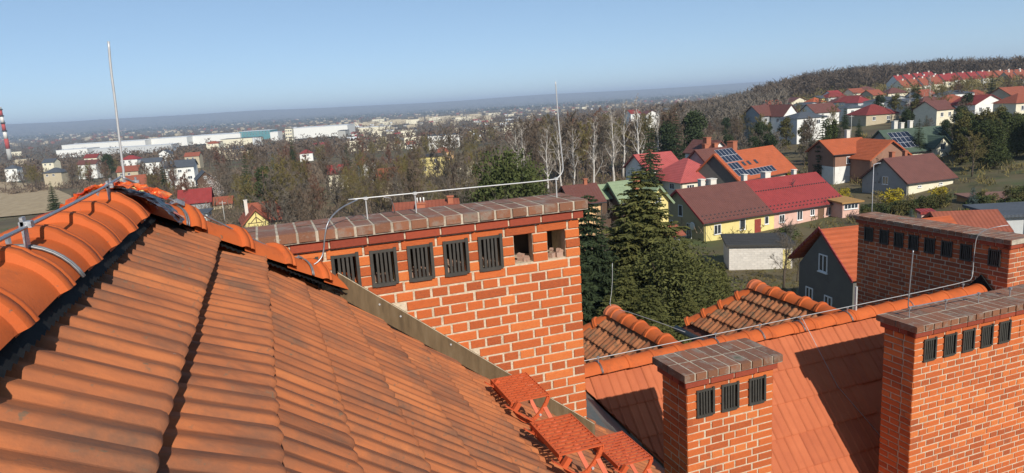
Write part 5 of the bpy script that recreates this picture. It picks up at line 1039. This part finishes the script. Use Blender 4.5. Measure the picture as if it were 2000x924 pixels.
PH = dict(bush=6, bare=12, fine=12, birch=18, spruce_n=10.5, spruce_m=9.5, spruce_b=10, spruce=14, gold=6, yew=13, shrub=3, thuja=8, pine=11, blossom=6, goldshrub=2.2)
def ph(key):
    for k in sorted(PH, key=len, reverse=True):
        if key.startswith(k): return PH[k]
FIRST = {}
KN = dict(bare0='bare brown tree', bare1='spreading grey bare tree', bare2='upright reddish bare tree', bare3='olive budding bare tree', bare4='twin stemmed bare tree', fine='fine grey bare tree', fine2='twin stemmed olive bare tree', pine='dark bushy pine', thuja2='olive evergreen', thuja='dark evergreen', spruce0='dark spruce', spruce1='dark spruce', yew='broad dark evergreen', shrub='dark green shrub', shrub2='olive green shrub')
def plant(key, pos, H, label, group, cat='tree', wide=1.0):
    name, (tm_, cm) = PROTO[key]; s = H / ph(key); rz = rng.uniform(0, 6.28)
    if label.startswith('*'): label = '%s %s' % (KN[key], label[1:])
    Mx = Matrix.Translation(pos) @ Matrix.Rotation(rz, 4, 'Z') @ Matrix.Diagonal((s * wide, s * wide, s, 1))
    if key not in FIRST:
        e = empty(name); e.matrix_basis = Mx; obj('trunk', tm_, e); obj('crown', cm, e); FIRST[key] = e; tag(e, label, cat, group); return e
    return copy_tree(FIRST[key], Mx, label=label, cat=cat, group=group)
# --- trees one can name
S = 'conifers on the slope below'
plant('spruce_n', on_ground(1258, 45), 10.6, 'tall sunlit spruce between the large chimney and the pale garage', S, wide=1.4)
for i_, (x, D, H, lb) in enumerate(((1318, 40, 5.6, 'lower bushy spruce right of the tall sunlit spruce'), (1225, 38, 5.0, 'small spruce in front of the tall sunlit spruce, left side'), (1272, 34, 4.6, 'bushy young spruce right in front of the tall sunlit spruce'), (1360, 43, 4.4, 'young spruce at the edge of the lawn beside the rear wing'), (1195, 33, 4.4, 'young spruce just above the rear wing ridge rod'), (1345, 36, 3.6, 'low spruce peeping between the two rear wings'))): plant(('bush', 'spruce_n', 'spruce_n')[i_ % 3], on_ground(x, D), H, lb.replace('spruce', 'evergreen') if i_ % 3 == 0 else lb, S, wide=1.3)
plant('spruce_m', on_ground(1300, 44), 5.6, 'low dark evergreen mass behind the young spruces', S, wide=1.1); plant('spruce_m', on_ground(1205, 47), 6.4, 'dark evergreen mass left of the tall sunlit spruce', S, wide=1.0)
plant('spruce_m', on_ground(1158, 42), 9.2, 'dark spruce rising right beside the large chimney edge', S)
plant('spruce_m', on_ground(1130, 34), 7.2, 'dark spruce mostly hidden by the large chimney', S)
plant('spruce_n', on_ground(1410, 52), 3.4, 'small sparse spruce on the grass near the rear tiled wing', S)
plant('yew', on_ground(985, 74), 14.0, 'big dark evergreen over the cap of the large chimney', S, wide=.78)
plant('yew', on_ground(1050, 78), 12.4, 'second dark evergreen close to the bent chimney rod', S, wide=.8)
plant('yew', on_ground(915, 80), 9.2, 'low dark evergreen at the foot of the big bare tree', S, wide=.7)
plant('spruce_b', on_ground(1238, 100), 11.0, 'blue spruce just above the green roofed sheds', S)
plant('spruce_b', on_ground(1168, 105), 5.5, 'young blue spruce among the birch trunks', S)
plant('spruce0', on_ground(1272, 132), 16.5, 'dark pyramid spruce behind the red hipped roof', S)
plant('spruce1', on_ground(1322, 170), 17, 'dark conifer behind the small white gabled house', S)
plant('pine', on_ground(1352, 180), 17, 'broad dark pine in the row behind the white gabled house', S)
plant('pine', on_ground(1300, 178), 15, 'dark pine between birches and white gabled house', S)
plant('spruce1', on_ground(1604, 142), 14.5, 'slim dark conifer left of the brown and white house', S, wide=.55)
plant('thuja', on_ground(1620, 146), 13, 'dark columnar thuja touching the brown and white house', S, wide=.6)
plant('spruce0', on_ground(1790, 235), 14, 'dark conifer under the pale branching birches on the hill', S, wide=.8)
plant('spruce1', on_ground(1935, 285), 12, 'dark conifer between the salmon and apricot houses', S, wide=.8)
plant('spruce0', on_ground(1650, 205), 10, 'conifer in front of the wide brown roof', S, wide=.7)
plant('pine', on_ground(525, 140), 12, 'bushy pine with a bare pole in front of it', S, wide=.8)
plant('spruce0', on_ground(490, 172), 14, 'pointed dark spruce left of the bushy pine', S, wide=.7)
plant('spruce_b', on_ground(545, 165), 13, 'bluish spruce behind the bushy pine', S, wide=.6)
plant('spruce1', on_ground(683, 235), 13, 'layered dark conifer beside the tiny white gable', S, wide=.8)
plant('spruce0', on_ground(577, 300), 17, 'tall dark conifer far right of the meadow', S, wide=.7)
plant('spruce1', on_ground(108, 205), 9, 'dark spruce at the edge of the stubble field', S)
plant('spruce0', on_ground(175, 420), 14, 'dark conifer clump in front of the long factory hall', S, wide=.8)
plant('pine', on_ground(218, 430), 16, 'dark pine pair in front of the factory halls', S)
plant('spruce1', on_ground(322, 250), 11, 'dark spruce left of the white house by the meadow', S)
for i, (x, D, H) in enumerate(((1466, 136, 6.4), (1486, 138, 5.6), (1503, 136, 5.4), (1538, 130, 5.2), (1556, 127, 4.8))): plant('gold', on_ground(x, D), H, ('tallest golden conifer, first of the row behind the solar roof', 'second golden conifer of the row behind the solar roof', 'third golden conifer of the row behind the solar roof', 'golden conifer just past the end of the orange solar roof', 'rightmost golden conifer beside the small red roof')[i], 'golden conifers', wide=.95)
plant('gold', on_ground(692, 95), 4.2, 'small golden conifer over the left part of the chimney cap', 'golden conifers'); plant('gold', on_ground(668, 96), 3.0, 'smallest golden conifer left of the conductor post', 'golden conifers')
BL = ['first', 'second', 'third', 'fourth', 'fifth', 'sixth', 'seventh', 'eighth', 'ninth', 'tenth', 'eleventh']
for i, (x, D, yt) in enumerate(((1016, 150, 250), (1030, 156, 242), (1072, 145, 242), (1122, 150, 248), (1160, 140, 228), (1200, 142, 204), (1217, 190, 196), (1251, 165, 188), (1286, 178, 206), (1098, 160, 235), (1775, 235, 172))):
    p_ = on_ground(x, D); top = atD(x, yt, D).z; plant('birch%d' % (i % 3), p_, top - p_.z, '%s pale birch from the left among the birches past the chimney rod' % BL[i] if i < 9 else ('slim birch close behind the bent chimney rod', 'pale many branched birch below the red terrace')[i - 9], 'pale birches')
plant('birch1', on_ground(1815, 240), 15, 'pale wide birch next to the dark conifer on the hill', 'pale birches')
plant('fine', on_ground(912, 72), 15.5, 'big forked bare tree with a thick trunk over the chimney cap', 'bare trees'); plant('fine', on_ground(1530, 62), 6.4, 'small bare tree between the garage and the dark gabled house', 'bare trees'); plant('fine2', on_ground(1556, 66), 4.6, 'bare shrub tree at the right end of the garage', 'bare trees'); plant('fine2', on_ground(1640, 80), 3.6, 'bare bush in front of the pink wall', 'bare trees'); plant('fine2', on_ground(1600, 88), 3.0, 'dense bare bush below the pink half of the long house', 'bare trees')
plant('shrub', on_ground(1535, 88), 2.6, 'clipped dark bush in front of the pink wall', 'shrubs', 'shrub', 1.6); plant('fine', on_ground(1186, 56), 7.5, 'bare tree left of the tall sunlit spruce', 'bare trees')
plant('blossom', on_ground(420, 200), 6, 'pale blossoming tree below the dark cottage', 'bare trees', wide=1.2)
# --- evergreen hedges and shrubs on the right
for i in range(26):
    x = 1690 + i * 6.2; plant(('shrub', 'shrub2')[i % 2], on_ground(x, 101 + rng.uniform(-1, 1)), rng.uniform(1.7, 2.2), '*in the clipped hedge before the cream house', 'hedge before the cream house', 'shrub', 1.15)
for i in range(30):
    x = 1845 + rng.uniform(0, 160); D = rng.uniform(76, 94); plant(rng.choice(['shrub', 'shrub2', 'thuja2']), on_ground(x, D), rng.uniform(2.0, 3.4), '*in the bank above the low orange roof', 'evergreen bank', 'shrub', 1.1)
for i in range(34):
    x = 1872 + rng.uniform(0, 160); D = rng.uniform(124, 156); plant(rng.choice(['thuja', 'thuja2', 'thuja', 'yew', 'thuja2']), on_ground(x, D), rng.uniform(6, 9.5), '*in the dense thicket at the right frame edge', 'evergreen thicket', 'tree', rng.uniform(.8, 1.1))
plant('goldshrub', on_ground(1737, 108), 2.8, 'bright yellow forsythia against the grey gable', 'forsythia', 'shrub', 1.3); plant('goldshrub', on_ground(1828, 106), 2.2, 'yellow forsythia below the cream wall', 'forsythia', 'shrub', 1.3); plant('goldshrub', on_ground(1645, 118), 2.2, 'yellow forsythia above the tan annexe roof', 'forsythia', 'shrub')
plant('spruce_b', on_ground(1897, 88), 4.6, 'small blue spruce before the flat brown garage', S)
plant('spruce_b', on_ground(1778, 90), 3.2, 'little bluish spruce under the cream wall windows', S)
# --- bare trees, scattered where the picture shows woodland
BOX = list(ROOFS)
def blocked(x, yt, yb, hw, D, lim=.30):
    for x0, x1, y0, y1, d in BOX:
        if D < d - 3 and d < 700:
            ox = min(x + hw, x1) - max(x - hw, x0); oy = min(yb, y1) - max(yt, y0)
            if ox > 0 and oy > 0 and ox * oy > lim * (x1 - x0) * (y1 - y0): return True
    return False
def scatter(n, x0, x1, D0, D1, H0, H1, keys, label, group, seed, lim=.3, power=1.0, avoid=()):
    g = random.Random(seed); k = 0; tries = 0
    while k < n and tries < n * 12:
        tries += 1; x = g.uniform(x0, x1); D = D0 + (D1 - D0) * g.random() ** power; H = g.uniform(H0, H1); p_ = on_ground(x, D); hw = H * .30 / D * FPX; yb = pix(p_)[1]; yt = yb - H / D * FPX
        if blocked(x, yt, yb, hw, D, lim): continue
        if any(a[0] < x < a[1] and a[2] < D < a[3] for a in avoid): continue
        lb = label if label[0] != '*' else '%s %s' % (label, spot(x, D)); plant(g.choice(keys), p_, H, lb, group); k += 1
BT = ['bare0', 'bare1', 'bare2', 'bare3', 'bare4']; FLD = [(-400, 155, 70, 350), (385, 520, 225, 300)]
scatter(74, 540, 1010, 105, 210, 8, 13, BT + ['fine', 'fine2'], '*in the near woodland', 'bare woodland trees', 1, 2)
scatter(48, 1010, 1330, 175, 330, 12, 19, BT, '*in the tall wood', 'bare woodland trees', 2, .6)
scatter(56, 0, 600, 250, 480, 9, 14, BT, '*among the valley houses', 'bare woodland trees', 3, .3, avoid=FLD)
scatter(32, 250, 600, 130, 240, 7, 12, BT, '*on the lower slope', 'bare woodland trees', 4, .3, avoid=FLD)
scatter(14, -20, 240, 110, 180, 6, 10, BT, '*just past the ridge tiles', 'bare woodland trees', 5, .3, avoid=FLD)
scatter(40, 560, 1010, 260, 560, 10, 15, BT, '*in the hazy middle distance', 'bare woodland trees', 6, .5)
scatter(40, 1380, 2000, 160, 330, 7, 11, BT + ['pine', 'thuja2'], '*on the hillside', 'hillside trees', 7, .45)
scatter(26, 1400, 1900, 150, 240, 6, 10, ['pine', 'thuja', 'thuja2', 'spruce0', 'spruce1'], '*between the houses', 'evergreens between the houses', 9, .35)
scatter(18, 1420, 1900, 118, 200, 5, 8, ['fine', 'bare1', 'bare3'], '*in the gardens', 'garden trees', 10, .22)
scatter(12, 1000, 1330, 92, 125, 5, 8, ['bare3', 'bare1', 'bare4'], '*low in the scrub', 'bare woodland trees', 8, .4)
scatter(24, 60, 760, 60, 105, 4.5, 7, ['fine', 'fine2', 'bare1'], '*low on the near slope', 'bare woodland trees', 14, .5, avoid=FLD)
scatter(8, 1000, 1180, 55, 90, 4, 6, ['fine', 'fine2', 'bare3'], '*low behind the large chimney', 'bare woodland trees', 15, .3)
# undergrowth and scrub: nobody could count it
def scrub(name, label, n, x0, x1, D0, D1, h0, h1, m, seed, per=26, w=.05, avoid=()):
    g = random.Random(seed); mb = MB()
    for i in range(n):
        x = g.uniform(x0, x1); D = D0 + (D1 - D0) * g.random(); p_ = on_ground(x, D)
        if any(a[0] < x < a[1] and a[2] < D < a[3] for a in avoid): continue
        H = g.uniform(h0, h1)
        for k in range(per):
            a = p_ + Vector((g.gauss(0, H * .35), g.gauss(0, H * .35), g.uniform(0, H * .6))); ribbon(mb, a, a + Vector((g.gauss(0, H * .18), g.gauss(0, H * .18), g.uniform(.1, .5) * H)), w * D / 100 * g.uniform(.7, 1.4), g)
    tag(obj(name, mb.mesh(name, m)), label, 'undergrowth', kind='stuff')
scrub('undergrowth', 'brown scrub and saplings under the bare trees', 2400, -50, 1420, 95, 420, 1.2, 3.8, M['twig'], 11, per=34, avoid=FLD)
scrub('undergrowth', 'olive brown scrub between the gardens on the slope', 500, 1100, 2000, 60, 210, 0.8, 2.2, M['twig_olive'], 12, avoid=[(1330, 1640, 55, 96)])
scrub('undergrowth', 'brown bramble and scrub close below the near roof', 700, -150, 1180, 34, 100, .6, 2.2, M['twig_olive'], 16, per=26, w=.035)
scrub('grass_tufts', 'rough winter grass on the lawn by the garage', 900, 1330, 1620, 44, 74, .15, .4, M['twig_olive'], 13, per=18, w=.03)
# woods too far to tell the trees apart
def woods(name, label, spots, m, seed, per=34, w=.32):
    g = random.Random(seed); mb = MB()
    for p_, H, wd in spots:
        for k in range(per):
            f = g.random(); rad = wd * (1 - abs(f - .55) * 1.1); a = p_ + Vector((g.gauss(0, rad * .5), g.gauss(0, rad * .5), H * (.12 + .8 * f))); ribbon(mb, a, a + Vector((g.gauss(0, .12 * H), g.gauss(0, .12 * H), g.uniform(.05, .22) * H)), w * g.uniform(.5, 1.4), g)
        ribbon(mb, p_ + Vector((0, 0, -1)), p_ + Vector((g.gauss(0, .4), g.gauss(0, .4), H * .7)), w * .55, g)
    tag(obj(name, mb.mesh(name, m)), label, 'woods', kind='stuff')
g = random.Random(50); sp_ = []
for i in range(1900):
    x = g.uniform(1475, 2120); D = g.uniform(478, 860); p_ = on_ground(x, D); sp_.append((p_, g.uniform(11, 17), g.uniform(3, 5)))
woods('hill_woods', 'brown leafless woods along the crest of the right hill', sp_, M['twig_dark'], 51, 60, .22)
sp_ = []
for i in range(420):
    x = g.uniform(1290, 1540); D = g.uniform(330, 700); p_ = on_ground(x, D); sp_.append((p_, g.uniform(10, 15), g.uniform(3, 5)))
woods('hill_woods', 'leafless woods running down behind the birches', sp_, M['twig_grey'], 52, 36, .22)
sp_ = []
for i in range(520):
    x = g.uniform(1480, 2050); D = g.uniform(300, 500); p_ = on_ground(x, D)
    sp_.append((p_, g.uniform(3.5, 6.5), g.uniform(2, 3.5)))
woods('garden_trees', 'garden trees and hedges between the hillside houses', sp_, M['twig_olive'], 53, 30, .16)
sp_ = []
for i in range(3200):
    x = g.uniform(-120, 1480); D = 520 * (7.5 ** g.random()); 
    if 90 < x < 690 and 1080 < D < 1420 and g.random() < .8: continue
    p_ = on_ground(x, D); sp_.append((p_, g.uniform(8, 14) * (1 + D / 9000), g.uniform(4, 9) * (1 + D / 2500)))
woods('valley_woods', 'leafless trees filling the valley between the far houses', sp_, M['twig'], 54, 30, .6)
M['farwood'] = mat('far_pine_wood', [(.028, .040, .026), (.045, .055, .034)], .002, 0, .95, space='pos')
sp_ = []
for i in range(1500):
    x = g.uniform(-150, 1600); D = 4200 * (3.2 ** g.random()); p_ = on_ground(x, D); sp_.append((p_, g.uniform(14, 20), g.uniform(40, 110)))
woods('far_woods', 'dark pine woods on the plain below the horizon', sp_, M['farwood'], 55, 16, 5.0)
# --- the far town
wmats = [M[k] for k in ('white', 'cream', 'beige', 'lightgrey', 'yellow', 'stone')]; rmats = [M['r_' + k] for k in ('rust', 'brown', 'slate', 'maroon', 'palehall', 'dark', 'red')]
def town_mesh(wm_, rm_, flat):
    mb = MB(); x, y = (5, 4.5) if not flat else (9, 6); hh = 5 if not flat else 9
    mb.v = [(-x, -y, -3), (x, -y, -3), (x, y, -3), (-x, y, -3), (-x, -y, hh), (x, -y, hh), (x, y, hh), (-x, y, hh)]; mb.f = [(0, 1, 5, 4), (1, 2, 6, 5), (2, 3, 7, 6), (3, 0, 4, 7)]; nw = 4
    if flat: mb.f.append((4, 5, 6, 7))
    else:
        mb.v += [(-x - .5, -y - .5, hh - .3), (x + .5, -y - .5, hh - .3), (x + .5, y + .5, hh - .3), (-x - .5, y + .5, hh - .3), (-x - .5, 0, hh + 3), (x + .5, 0, hh + 3), (-x, 0, hh + 2.6), (x, 0, hh + 2.6)]; mb.f += [(8, 9, 13, 12), (10, 11, 12, 13), (4, 14, 7), (5, 6, 15)]
    me = mb.mesh('town_house', wm_); me.materials.append(rm_)
    for i in range(4, min(6, len(mb.f))): me.polygons[i].material_index = 1
    return me
TM = [town_mesh(g.choice(wmats[:4]), g.choice(rmats), i % 3 == 2) for i in range(16)]
base_rz = math.atan2(RH.y, RH.x)
for i in range(190):
    while True:
        x = g.uniform(-60, 1500) if i % 3 == 0 else g.gauss(830, 170); D = 620 * (5.0 ** g.random())
        if x > 1050 and D < 1000: continue
        if 100 < x < 690 and 1050 < D < 1500: continue
        break
    p_ = on_ground(x, D); o = obj('town_house', TM[i % 16]); o.matrix_basis = Matrix.Translation(p_) @ Matrix.Rotation(base_rz + g.uniform(-.1, .7), 4, 'Z') @ Matrix.Diagonal((g.uniform(.9, 1.6), g.uniform(.9, 1.4), g.uniform(.8, 1.2), 1))
    tag(o, 'small pale house of the town in the valley', 'house', 'houses of the valley town')
for i in range(26):
    x = 700 + i * 10.5 + g.uniform(-4, 4); D = g.uniform(2150, 2700); p_ = on_ground(x, D); o = obj('town_block', TM[(2, 5, 8, 11, 14)[i % 5]]); o.matrix_basis = Matrix.Translation(p_) @ Matrix.Rotation(base_rz + g.uniform(-.1, .4), 4, 'Z') @ Matrix.Diagonal((g.uniform(1.6, 3.4), 1.4, g.uniform(1.1, 1.9), 1))
    tag(o, 'pale block of flats in the town centre', 'building', 'blocks of the town centre')
mbs = [MB(), MB()]
for i in range(650):
    x = g.uniform(-60, 1560); D = 2600 * (3.0 ** g.random()); p_ = on_ground(x, D); s = g.uniform(5, 9); mb = mbs[i % 3 == 0]
    mb.box(-s, s, -5, 5, -3, g.uniform(5, 9), Matrix.Translation(p_) @ Matrix.Rotation(base_rz + g.uniform(-.3, .6), 4, 'Z'))
tag(obj('distant_town', mbs[0].mesh('distant_town', M['beige'])), 'specks of pale houses on the far plain', 'town', kind='stuff'); tag(obj('distant_town', mbs[1].mesh('distant_roofs', M['r_rust'])), 'specks of reddish roofs on the far plain', 'town', kind='stuff')
# --- poles
def pole(px, yt, D, label, m, r_=.11):
    p_ = on_ground(px, D); zt = atD(px, yt, D).z; e = empty('pole', p_); tag(e, label, 'pole', 'poles below the roof'); mb = MB(); mb.tube([p_, Vector((p_.x, p_.y, zt))], [r_, r_ * .7], 7); obj('shaft', mb.mesh('shaft', m, True), e, None, True)
    mb = MB(); mb.box(-.7, .7, -.05, .05, -.45, -.35, Matrix.Translation((p_.x, p_.y, zt)) @ Matrix.Rotation(base_rz, 4, 'Z')); obj('crossarm', mb.mesh('crossarm', m), e, None, True)
pole(527, 333, 133, 'bare wooden pole in front of the bushy pine', M['wood'], .13); pole(441, 392, 140, 'short pale post beside the small rust roof', M['stone'], .10); pole(1662, 225, 215, 'slim pole before the dark red hipped roof', M['stone']); pole(1985, 196, 210, 'slim pole at the right edge near the brown roof', M['stone'])
# --- low fence along the hedge
for i in range(14):
    p_ = on_ground(1690 + i * 8, 92); mb = MB(); mb.box(-.04, .04, -.04, .04, -.3, 1.3); o = obj('fence_post', mb.mesh('fence_post', M['stone'])); o.matrix_basis = Matrix.Translation(p_); tag(o, 'thin grey fence post in the row before the hedge', 'fence post', 'fence before the hedge')
# --- haze
hz = MB(); hz.box(-30000, 30000, -30000, 30000, -62, 190); hm_ = bpy.data.materials.new('haze'); hm_.use_nodes = True; t = hm_.node_tree; t.nodes.clear()
pv = t.nodes.new('ShaderNodeVolumePrincipled'); pv.inputs['Color'].default_value = (.66, .80, 1.0, 1); pv.inputs['Density'].default_value = 0.00012; pv.inputs['Anisotropy'].default_value = 0.0
mo = t.nodes.new('ShaderNodeOutputMaterial'); L(t, pv.outputs[0], mo.inputs['Volume']); tag(obj('haze', hz.mesh('haze', hm_)), 'thin blue haze over the valley', 'haze', kind='stuff')
